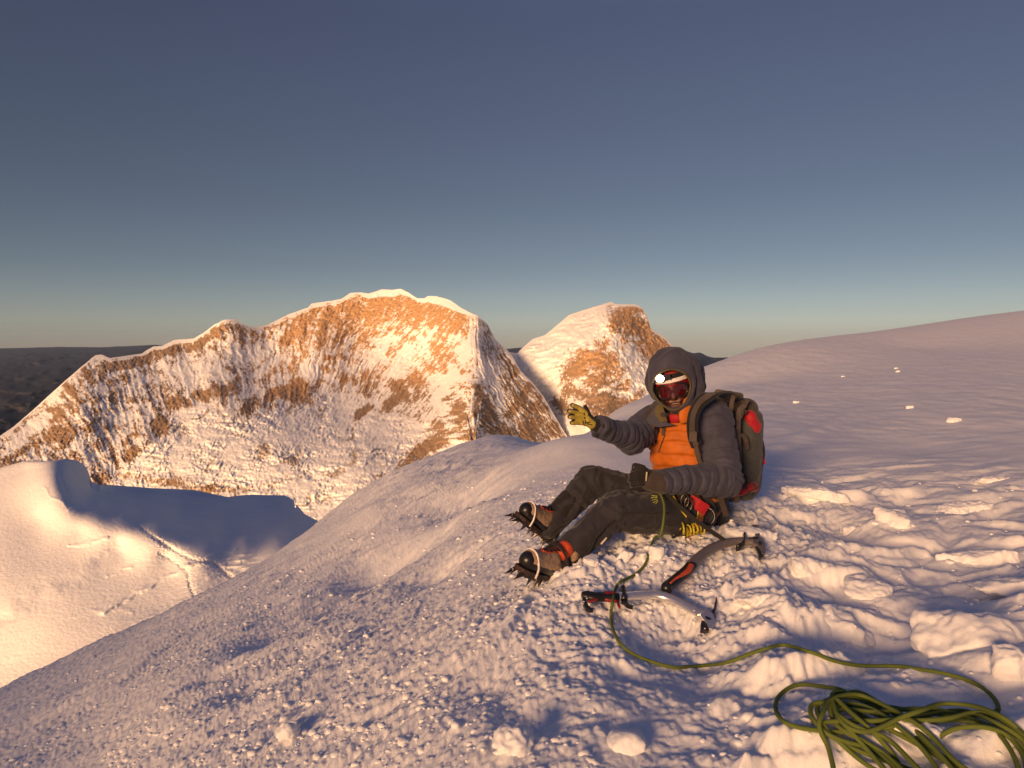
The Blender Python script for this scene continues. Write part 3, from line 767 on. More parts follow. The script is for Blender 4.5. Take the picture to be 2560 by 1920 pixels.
SKIN = NT('skin'); SKIN.col(SKIN.ramp(SKIN.noise(60, 4, .6, SKIN.pos()), [(.3, (.06, .018, .014)), (.7, (.12, .038, .028))]))
SKIN.b.inputs['Roughness'].default_value = .5; SKIN.b.inputs['Subsurface Weight'].default_value = .1; SKIN.b.inputs['Subsurface Scale'].default_value = .01
SKIN = SKIN.m
LENS = plain('goggle_lens', (.055, .006, .006), .08, 0, .2, 30, spec=.8)
TEETH = plain('teeth', (.30, .24, .20), .35)
LAMP = NT('lamp_lens'); LAMP.b.inputs['Emission Color'].default_value = (1, .95, .80, 1); LAMP.b.inputs['Emission Strength'].default_value = 14.0; LAMP = LAMP.m
YELC = NT('yellow_cord'); YELC.col(YELC.ramp(YELC.noise(400, 3, .7, YELC.pos()), [(.35, (.28, .22, .01)), (.6, (.62, .52, .05))])); YELC.b.inputs['Roughness'].default_value = .8; YELC = YELC.m
_r = NT('green_rope'); _u = _r.add('ShaderNodeUVMap'); _w = _r.add('ShaderNodeTexWave'); _w.wave_type = 'BANDS'; _w.bands_direction = 'DIAGONAL'; _w.inputs['Scale'].default_value = 2.2; _w.inputs['Distortion'].default_value = 1.2; _w.inputs['Detail'].default_value = 2
_r.l.new(_u.outputs[0], _w.inputs[0])
_r.col(_r.mix(_r.noise(7, 4, .7, _r.pos()), _r.ramp(_w.outputs[0], [(.3, (.075, .115, .026)), (.7, (.135, .19, .05))]), _r.ramp(_w.outputs[0], [(.3, (.11, .135, .026)), (.7, (.18, .21, .05))])))
_r.bump(_w.outputs[0], .5, .0008); _r.b.inputs['Roughness'].default_value = .9; _r.b.inputs['Specular IOR Level'].default_value = .15; ROPE = _r.m

# ================================================================== PERSON
base = on_ground(1745, 1325)
PER = Thing('person', base, 'climber seated on the snow in grey and orange jacket, one yellow gloved hand held out', 'person')
SR, ER, WR = P(1622, 1062, 3.50), P(1578, 1096, 3.30), P(1505, 1068, 3.14)
SL, EL, WL = P(1780, 1050, 3.32), P(1808, 1196, 3.20), P(1655, 1203, 3.08)
NK = P(1706, 1030, 3.46); CH = P(1700, 1105, 3.45); WA = P(1722, 1200, 3.42); PV = P(1738, 1272, 3.38)
HL, KL, AL = P(1735, 1282, 3.25), P(1534, 1281, 3.02), P(1380, 1414, 2.91)
HR, KR, AR = P(1690, 1262, 3.46), P(1480, 1203, 3.42), P(1372, 1312, 3.34)
FWD = V(-.6, -.8, 0).normalized(); SIDE = V(.8, -.6, 0)
HC = P(1683, 963, 3.40)
HM = Matrix.Translation(HC) @ Matrix.Rotation(R(-18), 4, 'Z') @ Matrix.Rotation(R(-12), 4, 'Y') @ Matrix.Rotation(R(8), 4, 'X')
def h(x, y, z): return HM @ V(x, y, z)

# body: head, neck, trunk and limbs in one continuous skin
mb = MB()
mb.ball(HM @ Matrix.Translation((0, .012, .025)), (.074, .092, .095))
mb.ball(HM @ Matrix.Translation((0, -.020, -.045)), (.058, .062, .062))
mb.capsule(h(0, -.050, -.088), h(0, -.042, -.080), .030, .034)                       # chin
mb.capsule(h(-.038, -.052, -.030), h(-.030, -.058, -.048), .022, .022); mb.capsule(h(.038, -.052, -.030), h(.030, -.058, -.048), .022, .022)  # cheeks
mb.capsule(h(0, -.078, .0), h(0, -.094, -.038), .009, .0145)                         # nose
mb.capsule(h(-.011, -.082, -.042), h(.011, -.082, -.042), .008, .008)
mb.capsule(h(-.022, -.074, -.066), h(.022, -.074, -.066), .0075, .0075); mb.capsule(h(-.019, -.073, -.083), h(.019, -.073, -.083), .008, .008)  # lips
for s_ in (-1, 1): mb.ball(HM @ Matrix.Translation((.076*s_, .012, -.01)), (.010, .020, .032), 12, 8)
mb.capsule(h(0, .01, -.06), NK, .055, .058); mb.capsule(NK, CH, .07, .10, flat=(FWD, .8)); mb.capsule(CH, PV, .10, .11, flat=(FWD, .8))
for a, b, c in ((SR, ER, WR), (SL, EL, WL)): mb.capsule(CH.lerp(a, .5), a, .05, .045); mb.capsule(a, b, .045, .035); mb.capsule(b, c, .035, .022)
for a, b, c in ((HL, KL, AL), (HR, KR, AR)): mb.capsule(PV, a, .08, .07); mb.capsule(a, b, .07, .048); mb.capsule(b, c, .048, .032)
def facedisp(co, no):
    inv = HM.inverted(); q = np.array([inv @ Vector(p) for p in co])
    d = .0006*n3(co, 90)
    d = d-.010*np.exp(-((np.abs(q[:, 0])-.030)/.016)**2-((q[:, 2]+.002)/.014)**2)*(q[:, 1] < -.03)   # eye sockets
    d = d-.007*np.exp(-((q[:, 2]+.0745)/.0042)**2-(q[:, 0]/.026)**4)*(q[:, 1] < -.04)               # mouth line
    return d
body = PER.part('body', organic(mb, .0035, 5, facedisp), SKIN)
mb = MB()                                                                             # teeth in the smile
mb.ribbon([h(x, -.0755-.0005*math.cos(x*60), -.0735-.02*(1-math.cos(x*30))*-1) for x in (-.013, -.008, -.003, .003, .008, .013)], .0035, .003, HM.to_3x3() @ V(0, 0, 1))
PER.part('teeth', mb, TEETH, body)
EYE = plain('eye', (.35, .3, .28), .2)
for s_ in (-1, 1):
    mb = MB(); mb.ball(HM @ Matrix.Translation((.030*s_, -.062, -.002)), (.012, .012, .012), 12, 8); PER.part('eye', mb, EYE, body)

# --- trousers
mb = MB()
mb.capsule(PV+V(.0, .03, .03), PV+V(.02, .02, -.01), .135, .15, flat=(FWD, .85))
for a, b, c, ra, rb, rc in ((HL, KL, AL, .100, .079, .064), (HR, KR, AR, .096, .074, .058)):
    mb.capsule(a, b, ra, rb, 24); mb.capsule(b, b.lerp(c, .5), rb, .064, 24); mb.capsule(b.lerp(c, .5), c, .064, rc, 24)
bones = [(HL, KL, 0), (KL, AL, .46), (HR, KR, 2), (KR, AR, 2.46), (PV, PV+V(0, 0, .1), 5)]
def legdisp(co, no):
    s, d_, bi = bone_param(co, bones)
    q = np.zeros(len(co))
    for k, (a, b) in enumerate(((HL, KL), (KL, AL), (HR, KR), (KR, AR))):
        m = bi == k; ax = (b-a).normalized()
        if m.any(): q[m] = n3(co[m], 26, k*7., (ax, .35))*.9+n3(co[m], 13, k*3., (ax, .6))
    fold = .0095*q+.006*(1-np.abs(n3(co, 17, 2.))*3).clip(-1, 1)*(np.abs(q) > .05)
    kneeb = np.exp(-((np.where(bi < 2, s, s-2)-.46)/.09)**2)
    fold = fold+kneeb*.0035*np.sin(s*110+9*n3(co, 8))
    hem = np.exp(-((np.where(bi < 2, s, s-2)-.80)/.06)**2)
    fold = fold+hem*.003*np.sin(s*150+9*n3(co, 10, 4))
    return fold
trousers = PER.part('trousers', organic(mb, .0065, 5, legdisp), PANTS)
# black guard on the farther shin, seams, reflective tab and the little thigh emblem on the near leg
mb = MB(); mb.capsule(KR.lerp(AR, .50), AR+(AR-KR)*.02, .067, .063, 24)
PER.part('shin_guard', organic(mb, .006, 3, lambda co, no: .004*n3(co, 30)), BLACKC, trousers)
def on_leg(px, py, a, b, r):
    """point on the camera side of a limb seen at a pixel"""
    lo = None
    for d in np.linspace(2.6, 3.7, 800):
        p = P(px, py, d); t = max(0, min(1, (p-a).dot(b-a)/(b-a).length_squared)); dist = (p-a.lerp(b, t)).length
        if dist < r(t): return p
        if lo is None or dist < lo[0]: lo = (dist, p)
    return lo[1]
thigh = lambda t: .102-.018*t
shin = lambda t: .079-.018*t
mb = MB(); mb.tube([on_leg(x, y, HL, KL, thigh) for x, y in ((1668,1283),(1640,1284),(1600,1283),(1570,1281),(1546,1288))], .0035, 8)
mb.tube([on_leg(x, y, KL, AL, shin) for x, y in ((1538,1300),(1512,1320),(1490,1345),(1478,1372),(1462,1392),(1430,1408))], .0032, 8)
PER.part('seam', mb, BLACKC, trousers, True)
mb = MB(); mb.tube([on_leg(x, y, KL, AL, shin)+V(0, -.004, 0) for x, y in ((1517,1343),(1509,1352),(1502,1360))], .0042, 8)
PER.part('reflective_tab', mb, plain('reflective', (.55, .5, .42), .5), trousers, True)
mb = MB()
for x0, y0, x1, y1 in ((1625,1238,1642,1240),(1628,1244,1643,1243),(1630,1250,1642,1247),(1633,1256,1643,1250),(1639,1258,1645,1252)):
    mb.tube([on_leg(x0, y0, HL, KL, thigh)+V(0, -.005, .0), on_leg(x1, y1, HL, KL, thigh)+V(0, -.005, 0)], .0018, 6)
PER.part('emblem', mb, plain('emblem_print', (.45, .50, .10), .6), trousers)

# --- orange jacket front and grey jacket
mb = MB()
mb.capsule(NK+V(0, 0, -.04), CH, .10, .155, flat=(FWD, .80)); mb.capsule(CH, WA, .160, .150, flat=(FWD, .85)); mb.capsule(WA, PV+V(-.03, -.03, .03), .148, .140, flat=(FWD, .88))
mb.capsule(CH-SIDE*.09+V(0, 0, .03), CH+SIDE*.09+V(0, 0, .03), .10, .10)
def frontdisp(co, no):
    z = co[:, 2]+.03*n3(co, 5); w = .058
    fr = np.mod(z/w, 1.0); puff = 1-np.abs(2*fr-1)**3
    seam = np.exp(-((np.minimum(fr, 1-fr)*w)/.006)**2)
    return -.006*seam+.004*puff+.013*n3(co, 10, 3., ((1, 0, .3), .4))+.007*n3(co, 26, 1., ((1, 0, -.3), .35))
front = PER.part('jacket_front', organic(mb, .006, 5, frontdisp), ORANGE, label='orange quilted front')
mb = MB()
back = -FWD
mb.capsule(NK+back*.05+V(0, 0, -.03), CH+back*.06, .115, .155, flat=(FWD, .7)); mb.capsule(CH+back*.06, WA+back*.05, .158, .155, flat=(FWD, .75)); mb.capsule(WA+back*.05, PV+back*.04+V(0, 0, .04), .155, .145, flat=(FWD, .8))
mb.capsule(NK+back*.02+SIDE*.05, SL, .085, .090); mb.capsule(NK+back*.02-SIDE*.05, SR, .080, .082)
mb.capsule(SL, EL, .094, .080, 26); mb.capsule(EL, WL, .080, .052, 26); mb.capsule(EL+V(.01, 0, -.01), EL+V(0.005, 0, -.01), .078, .078)
mb.capsule(SR, ER, .080, .070, 26); mb.capsule(ER, WR, .068, .048, 26)
ab = [(SL, EL, 0), (EL, WL, (EL-SL).length), (SR, ER, 3), (ER, WR, 3+(ER-SR).length), (CH+back*.06, PV+back*.06, 9)]
def armdisp(co, no):
    s, d_, bi = bone_param(co, ab)
    s = s+.030*n3(co, 6)+.008*n3(co, 20)
    w = np.where(bi == 3, .036, np.where(bi == 1, .045, .052))
    fr = np.mod(s/w, 1.0); dd = np.minimum(fr, 1-fr)*w
    seam = np.exp(-(dd/.0055)**2); puff = 1-np.abs(2*fr-1)**3
    # radiating creases inside the bent elbow
    el = np.exp(-((s-(EL-SL).length)/.07)**2)*(bi < 2)
    k = np.where(bi == 3, .40, np.where(bi == 1, .60, .55))*(1+.5*n3(co, 9, 8.))
    return k*(-.0080*seam+.0045*puff)+.009*n3(co, 12, 5.)+.0045*n3(co, 34, 2.)+el*.003*np.sin(s*200+8*n3(co, 6))
jacket = PER.part('jacket', organic(mb, .0055, 4, armdisp), GREY)
# zip, pull tab and seam on the chest, half-open collar pieces
def on_front(px, py, off=.004):
    best = None
    dg = front.data; 
    p0 = V(0, 0, 0)-PER.loc; dr = P(px, py, 1.0).normalized()
    ok, loc, nrm, idx = front.ray_cast(p0, dr)
    if ok: return loc+PER.loc+nrm*off
    return P(px, py, 3.3)
mb = MB(); mb.tube([on_front(x, y) for x, y in ((1662,1045),(1664,1070),(1662,1092),(1655,1110),(1648,1130))], .0028, 6)
PER.part('zip', mb, BROWNG, front)
mb = MB(); mb.ribbon([on_front(x, y, .008) for x, y in ((1662,1048),(1662,1068),(1661,1090))], [.014, .016, .018], .003, V(1, 0, 0))
PER.part('zip_flap', mb, KHAKI, front)
# sternum strap with its buckle
mb = MB(); mb.ribbon(spline([on_front(x, y, .012) for x, y in ((1632,1040),(1655,1036),(1685,1040),(1715,1040),(1734,1050))], 4), .018, .003, V(0, 0, 1))
sternum = PER.part('collar_band', mb, BROWNG)
mb = MB(); mb.box(Matrix.Translation(on_front(1700, 1039, .018)), -.018, .018, -.007, .007, -.013, .013)
PER.part('buckle', bev(mb, .003), BLACKP, sternum)

# collar: standing orange side, folded grey flap with tan lining
def collar(name, angs, r0, r1, z0, z1, mat, th=.010, cen=(0, .0), lab=None):
    rs = []
    for i, a in enumerate(angs):
        a = R(a); c0 = h(cen[0]+r0[0]*math.sin(a), cen[1]-r0[1]*math.cos(a), z0 if not isinstance(z0, list) else z0[i]); c1 = h(cen[0]+r1[0]*math.sin(a), cen[1]-r1[1]*math.cos(a), z1 if not isinstance(z1, list) else z1[i])
        n = (c1-c0).cross(HM.to_3x3() @ V(math.cos(a), math.sin(a), 0)).normalized()
        m = c0.lerp(c1, .5)-n*.008
        rs.append([c0+n*th/2, m+n*th/2, c1+n*th*.3, c1-n*th*.3, m-n*th/2, c0-n*th/2])
    mbx = MB(); mbx.rings(rs); me = bake(mbx.mesh('c'), [('SUBSURF', dict(levels=1))])
    return PER.part(name, me, mat, smooth=True, label=lab)
collar('collar', [0, 15, 30, 45, 60, 80, 100], (.085, .085), (.070, .082), -.175, [-.120, -.105, -.070, -.040, -.020, -.01, -.01], ORANGE, lab='orange standing collar')
collar('collar_lining', [-75, -55, -35, -15, 5], (.075, .080), (.072, .080), -.165, [-.09, -.105, -.118, -.122, -.118], REDC, lab='red inner collar')
mb = MB(); f0 = h(-.060, -.075, -.050); f1 = h(-.050, -.11, -.150); f2 = h(-.158, -.10, -.150); f3 = h(-.140, -.095, -.112); f4 = h(-.088, -.085, -.062); f5 = h(-.012, -.12, -.165)
mb.plate([f0, f1, f5, h(-.09, -.115, -.162), f2, f3, f4], (HM.to_3x3() @ V(.15, -1, .05)).normalized(), .016)
PER.part('collar_flap', bake(bev(mb, .006, 2), [('SUBSURF', dict(levels=1, subdivision_type='SIMPLE'))]), GREY, smooth=True)
mb = MB(); o_ = HM.to_3x3() @ V(.0, -.012, 0)
mb.plate([p+o_ for p in (h(-.058, -.079, -.055), h(-.046, -.112, -.140), h(-.080, -.108, -.138), h(-.104, -.098, -.095), h(-.086, -.090, -.065))], (HM.to_3x3() @ V(.15, -1, .05)).normalized(), .008)
PER.part('flap_lining', bev(mb, .003, 2), TAN)

# hood: turned about the facing axis, with a rolled opening
prof = [(-.084, .080, .092), (-.098, .090, .106), (-.094, .100, .122), (-.070, .114, .142), (-.030, .126, .156), (.015, .132, .164), (.060, .128, .156), (.105, .108, .132), (.138, .072, .090), (.155, .03, .04)]
rs = []
N = 56
for k, (y, rx_, rz_) in enumerate(prof):
    ring = []
    for j in range(N):
        a = 2*math.pi*j/N; sqz = 1-.22*max(0, -math.sin(a)) if k < 4 else 1; cx = .012 if k > 2 else -.004+.0053*k; cz = .020 if k > 3 else .002+.006*k
        bulge = 1+.022*math.sin(a*7+k)*(k > 2)+.02*math.sin(a*3+1.3*k)*(k > 2)
        x = math.cos(a)*rx_*bulge*sqz+cx; z = math.sin(a)*rz_*bulge*(.86 if k < 3 and math.sin(a) > 0 else 1)+cz
        if x > .03: x = .03+(x-.03)*1.08
        yy = y+(.030*max(0, math.cos(a)) if k < 4 else 0)-(.022*max(0, math.sin(a)) if k < 5 else 0)
        ring.append(h(x, yy, z))
    rs.append(ring)
inner = []
for k, (y, rx_, rz_) in ((0, (-.064, .083, .096)), (1, (-.03, .098, .118)), (2, (.03, .100, .122))):
    inner.append([h(math.cos(2*math.pi*j/N)*rx_, y+.030*max(0, math.cos(2*math.pi*j/N)), math.sin(2*math.pi*j/N)*rz_*(.87 if k == 0 and math.sin(2*math.pi*j/N) > 0 else 1)+.006) for j in range(N)])
mb = MB(); mb.rings(inner[::-1]+rs, cap=False); mb.add([p for p in rs[-1]], [tuple(range(N))])
me = bake(mb.mesh('hood'), [('SUBSURF', dict(levels=2))])
_n = len(me.vertices); _c = np.empty(_n*3, np.float32); me.vertices.foreach_get('co', _c); _c = _c.reshape(-1, 3); _nn = np.empty(_n*3, np.float32); me.vertices.foreach_get('normal', _nn)
_q = np.array([HM.inverted() @ Vector(p) for p in _c]); _s = _q[:, 1]+.12*_q[:, 2]
_fr = np.mod((_s+.015*n3(_c, 8))/.052, 1); _c = _c+_nn.reshape(-1, 3)*((.012*n3(_c, 10)+.008*n3(_c, 24)-.010*np.exp(-(np.minimum(_fr, 1-_fr)*.052/.006)**2))*(_q[:, 1] > -.06))[:, None]
me.vertices.foreach_set('co', _c.ravel()); me.update()
hood = PER.part('hood', me, GREY, smooth=True)
mb = MB(); trim = [h(math.cos(a)*.088*(1-.22*max(0, -math.sin(a)))-.002, -.0985+.030*max(0, math.cos(a))-.018*max(0, math.sin(a)), math.sin(a)*(.104 if math.sin(a) < 0 else .089)+.006) for a in [2*math.pi*j/60 for j in range(60)]]
mb.tube(spline(trim, 2, True)+[trim[0]], .0042, 8); PER.part('hood_trim', mb, TAN, hood, True)

# helmet, white band with red stripes, head lamp
mb = MB()
for k in range(1): mb.ball(HM @ Matrix.Translation((0, .005, .030)), (.088, .104, .098), 28, 16)
helmet = PER.part('helmet', organic(mb, .004, 3), REDP, smooth=True)
def arc(z, rx_, ry_, a0, a1, n=18, tilt=0, cy=.004): return [h(rx_*math.sin(R(a0+(a1-a0)*i/n)), cy-ry_*math.cos(R(a0+(a1-a0)*i/n)), z+tilt*math.sin(R(a0+(a1-a0)*i/n))) for i in range(n+1)]
UP = HM.to_3x3() @ V(0, 0, 1)
mb = MB(); mb.ribbon(arc(.040, .0905, .1065, -85, 85), .017, .004, UP); PER.part('helmet_band', mb, WHITEP, helmet)
mb = MB(); mb.ribbon(arc(.074, .079, .094, -75, -20), .012, .004, UP); PER.part('helmet_patch', mb, WHITEP, helmet)
mb = MB(); mb.ribbon(arc(.058, .0885, .105, -85, 85, tilt=.004), .024, .003, UP); strap = PER.part('lamp_strap', mb, BLACKC, helmet)
lamp_at = h(-.036, -.106, .062); LM = Matrix.Translation(lamp_at) @ HM.to_3x3().to_4x4() @ Matrix.Rotation(R(-14), 4, 'Z')
mb = MB(); mb.ball(LM, (.026, .016, .021), 20, 10); mb.box(LM @ Matrix.Translation((.030, .004, 0)), -.03, .018, -.010, .006, -.013, .013)
lampo = PER.part('headlamp', organic(mb, .0025, 3), BLACKP, smooth=True)
mb = MB(); mb.ball(LM @ Matrix.Translation((-.001, -.011, 0)), (.0195, .009, .0165), 20, 10); PER.part('lamp_lens', mb, LAMP, lampo, True)
# goggles
def goggle_outline(k=1.0, n=44):
    out = []
    for i in range(n):
        a = 2*math.pi*i/n; ca, sa = math.cos(a), math.sin(a)
        x = .082*k*math.copysign(abs(ca)**.72, ca); z = .040*k*math.copysign(abs(sa)**.70, sa)
        if sa < 0: z += .024*math.exp(-(x/.020)**2)*k
        out.append((x, z))
    return out
def gp(x, z, off): # wrap about the face
    a = x/.100; return h((.098+off)*math.sin(a), .012-(.100+off)*math.cos(a)-.004, z-.012)
mb = MB(); o1 = goggle_outline(1.0); o2 = goggle_outline(.80); o0 = goggle_outline(1.04)
mb.rings([[gp(x, z, -.030) for x, z in o0], [gp(x, z, .000) for x, z in o0], [gp(x, z, .008) for x, z in o1], [gp(x, z, .008) for x, z in o2], [gp(x, z, .000) for x, z in o2]], cap=False)
goggles = PER.part('goggles', bake(mb.mesh('g'), [('SUBSURF', dict(levels=1))]), BLACKP, smooth=True)
mb = MB(); rr_ = []
for k in (1.0, .75, .5, .25, .02): rr_.append([gp(x*k, (z if abs(x) > 1 else z)*k, .0045+.002*(1-k)) for x, z in goggle_outline(.83)])
mb.rings(rr_, cap=False); PER.part('lens', mb, LENS, goggles, True)
for q0, q1 in ((50, 120), (-120, -50)):
    mb = MB(); mb.ribbon(arc(-.010, .092, .098, q0, q1, cy=.010), .030, .004, UP); PER.part('goggle_strap', mb, BLACKC, goggles)
mb = MB()
for s_ in (-1, 1):
    mb.tube(spline([h(.072*s_, -.02, .0), h(.062*s_, -.048, -.05), h(.040*s_, -.070, -.095), h(.010*s_, -.072, -.124)], 5), .0022, 6)
PER.part('chin_strap', mb, BROWNG, helmet, True)

# --- gloves
def glove(name, palm, fingers, thumb, back_m, palm_m, cuff, vox=.0028, lab=None):
    mb = MB()
    for a, b, ra, rb in palm: mb.capsule(a, b, ra, rb)
    for f in fingers: 
        for (a, b) in zip(f[:-1], f[1:]): mb.capsule(a[0], b[0], a[1], b[1], 14)
    for (a, b) in zip(thumb[:-1], thumb[1:]): mb.capsule(a[0], b[0], a[1], b[1], 14)
    g = PER.part(name, organic(mb, vox, 3, lambda co, no: .0012*n3(co, 120)), palm_m, label=lab)
    return g
def PH(px, py, d): return P(px, py, d)
hw = P(1489, 1064, 3.115)
kn = [P(1459, 1027, 3.085), P(1456, 1037.5, 3.080), P(1457, 1048, 3.078), P(1461, 1058, 3.080)]
ti = [P(1432, 1013.5, 3.062), P(1424.5, 1028, 3.050), P(1425.5, 1043, 3.050), P(1431, 1058, 3.056)]
md = [kn[i].lerp(ti[i], .50)+V(0, .006, .0015) for i in range(4)]
palm = [(hw, kn[i]+V(0, .002, 0), .019, .0105) for i in range(4)]+[(P(1479, 1060, 3.10), P(1468, 1050, 3.09), .022, .019)]
fing = [[(kn[i], .0100), (md[i], .0092), (ti[i], .0078)] for i in range(4)]
thm = [(P(1480, 1052, 3.100), .017), (P(1470.5, 1037, 3.095), .0135), (P(1463.5, 1017, 3.095), .0095)]
gr = glove('glove', palm, fing, thm[:1], BLACKC, GLOVEY, None, lab='yellow leather palm glove held out')
mb = MB()
for (a, b) in zip(thm[:-1], thm[1:]): mb.capsule(a[0]+V(.001, .002, 0), b[0], a[1], b[1], 14)
PER.part('thumb', organic(mb, .0028, 3), BLACKC, gr)
mb = MB()
for i in range(4):
    mb.capsule(md[i].lerp(ti[i], .35)+V(0, .008, 0), ti[i]+V(-.0025, .005, .0008), .0112, .0100, 12); mb.capsule(kn[i]+V(0, .009, 0), md[i]+V(0, .009, 0), .0118, .0115, 12)
mb.capsule(hw+V(0, .010, 0), P(1457, 1041, 3.098), .021, .022)
PER.part('glove_back', organic(mb, .003, 3), BLACKC, gr)
mb = MB()                                                                              # black stitching patches on the palm
def on_palm(px, py):
    ok, loc, nrm, i = gr.ray_cast(-PER.loc, P(px, py, 1.0).normalized())
    return (loc+PER.loc if ok else P(px, py, 3.06))+V(0, -.0012, 0)
for pts in (((1459,1032),(1462,1036)),((1460,1043),(1464,1046)),((1457,1052),(1459,1060),(1461,1064)),((1464,1051),(1463,1058),(1466,1066)),((1462,1057),(1476,1055)),((1468,1059),(1480,1062))):
    mb.tube([on_palm(*p) for p in pts], .0022, 6)
PER.part('stitching', mb, BLACKC, gr)
mb = MB(); mb.capsule(P(1487, 1062, 3.115), P(1508, 1070, 3.14), .030, .047, 20); cuff = PER.part('glove_cuff', organic(mb, .004, 3, lambda co, no: .003*n3(co, 40)), BLACKC, gr)
mb = MB(); mb.tube(spline([P(1496, 1083, 3.10), P(1492, 1089, 3.10), P(1484, 1092, 3.10), P(1480, 1087, 3.10), P(1485, 1084, 3.10)], 5), .0022, 6); mb.tube([P(1491, 1078, 3.1), P(1489, 1088, 3.1), P(1494, 1092, 3.1)], .002, 6)
PER.part('cuff_loop', mb, BLACKC, gr, True)
# hand resting on the thigh
lw = WL; k0 = P(1604, 1188, 3.05)
kn2 = [P(1600, 1172, 3.06), P(1594, 1183, 3.045), P(1592, 1196, 3.04), P(1597, 1209, 3.045)]
palm = [(P(1632, 1199, 3.075), k, .030, .0135) for k in kn2]
fing = []
for i, k in enumerate(kn2):
    m1 = k+V(-.022, .012, -.008); m2 = m1+V(-.004, .024, -.010); fing.append([(k, .0135), (m1, .0118), (m2, .0095)])
th2 = [(P(1618, 1182, 3.05), .019), (P(1602, 1168, 3.04), .0145), (P(1588, 1163, 3.05), .011)]
gl = glove('glove', palm, fing, th2, BLACKC, BLACKC, None, vox=.0032, lab='black glove resting on the thigh')
mb = MB(); mb.capsule(P(1625, 1200, 3.07), P(1650, 1204, 3.08), .046, .054, 22); cf = PER.part('glove_cuff', organic(mb, .004, 3, lambda co, no: .003*n3(co, 40)), BROWNG, gl)
mb = MB(); mb.ribbon([P(1617, 1180, 3.023), P(1616, 1190, 3.018), P(1615, 1202, 3.020)], .006, .002, V(1, 0, 0)); PER.part('cuff_label', mb, plain('cuff_print', (.45, .40, .22), .6), gl)
mb = MB(); mb.tube([P(1588, 1166, 3.08), P(1582, 1160, 3.09), P(1581, 1172, 3.08)], [.006, .003, .005], 8); mb.tube([P(1594, 1163, 3.08), P(1612, 1168, 3.06)], .008, 8); PER.part('glove_tab', mb, BLACKC, gl, True)

# --- boots with crampons
def boot(heel, toe, upv, label, shaft_dir):
    x = (toe-heel).normalized(); z = (upv-x*upv.dot(x)).normalized(); y = z.cross(x)
    M = Matrix(((x.x, y.x, z.x, heel.x), (x.y, y.y, z.y, heel.y), (x.z, y.z, z.z, heel.z), (0, 0, 0, 1)))
    g = lambda a, b, c: M @ V(a, b, c)
    mb = MB()
    mb.capsule(g(.045, 0, .050), g(.14, 0, .055), .044, .044); mb.capsule(g(.14, 0, .055), g(.245, 0, .048), .046, .043); mb.capsule(g(.12, 0, .075), g(.215, 0, .058), .042, .036)
    mb.capsule(g(.045, 0, .08), g(.05, 0, .08)+shaft_dir*.05, .046, .048)
    up = PER.part('boot', organic(mb, .004, 4, lambda co, no: .0018*n3(co, 60)), plain('tan_boot_leather', (.40, .27, .17), .6), label=label)
    mb = MB()
    mb.capsule(g(.040, 0, .034), g(.245, 0, .034), .046, .046, flat=(z, .62)); mb.capsule(g(.215, 0, .052), g(.262, 0, .045), .040, .036); mb.capsule(g(.03, 0, .04), g(.03, 0, .075), .036, .030)
    PER.part('rand', organic(mb, .004, 3), BLACKP, up)
    mb = MB()
    for i in range(15):
        pass
    ol = [(.000, .022), (.01, .034), (.06, .036), (.12, .034), (.18, .046), (.23, .048), (.27, .040), (.293, .020)]
    loop = [g(a, b, .004) for a, b in ol]+[g(a, -b, .004) for a, b in ol[::-1]]
    mb.plate(loop, z, .020); PER.part('sole', bev(mb, .004, 2), plain('sole_dark', (.035, .018, .014), .6), up)
    mb = MB()
    mb.ribbon([g(.115, .0, .122), g(.15, 0, .108), g(.18, 0, .100), g(.21, 0, .098)], [.05, .045, .04, .03], .006, y)
    mb.capsule(g(.085, 0, .10)+shaft_dir*.01, g(.075, 0, .10)+shaft_dir*.03, .038, .040)
    PER.part('tongue', organic(mb, .004, 2), ORP, up)
    mb = MB()
    for i in range(5):
        a = .125+.018*i; zc = .126-.0075*i; w = .024-.002*i
        mb.tube([g(a, -w, zc-.006), g(a+.006, 0, zc+.004), g(a+.012, w, zc-.006)], .0022, 6); mb.tube([g(a, w, zc-.006), g(a+.006, 0, zc+.004), g(a+.012, -w, zc-.006)], .0022, 6)
    PER.part('laces', mb, BLACKC, up)
    # crampon
    mb = MB()
    for s_ in (-1, 1):
        mb.ribbon([g(.005, .030*s_, -.010), g(.07, .033*s_, -.010), g(.095, .022*s_, -.010)], .010, .004, z)
        mb.ribbon([g(.165, .024*s_, -.010), g(.19, .042*s_, -.010), g(.25, .042*s_, -.010), g(.285, .026*s_, -.010), g(.30, .02*s_, -.012)], .012, .004, z)
    mb.ribbon([g(.09, 0, -.009), g(.17, 0, -.009)], .022, .003, y)
    for a in (.01, .075, .185, .25): mb.ribbon([g(a, -.033, -.009), g(a, .033, -.009)], .012, .003, x)
    cr = PER.part('crampon', mb, STEEL)
    for s_ in (-1, 1):
        for a, b, dx, dl in ((.010, .030, -.004, .032), (.065, .033, .002, .032), (.175, .034, -.006, .030), (.215, .044, .0, .032), (.255, .042, .010, .034), (.288, .022, .042, .026)):
            mb = MB(); mb.spike(g(a, b*s_, -.008), g(a+dx, b*s_*1.08, -.010-dl), .011); PER.part('spike', mb, STEEL, cr)
    mb = MB(); mb.tube(spline([g(.235, -.050, -.004), g(.245, -.050, .035), g(.258, -.030, .075), g(.262, 0, .088), g(.258, .030, .075), g(.245, .050, .035), g(.235, .050, -.004)], 5), .0042, 8); PER.part('toe_bail', mb, WHITEP, cr, True)
    mb = MB(); mb.tube(spline([g(.02, -.044, .0), g(.05, -.052, .07), g(.11, -.045, .118), g(.125, 0, .138), g(.11, .045, .118), g(.05, .052, .07), g(.02, .044, .0)], 5),   .002, 8, rx=.005); PER.part('ankle_strap', mb, BLACKC, cr, True)
    return up
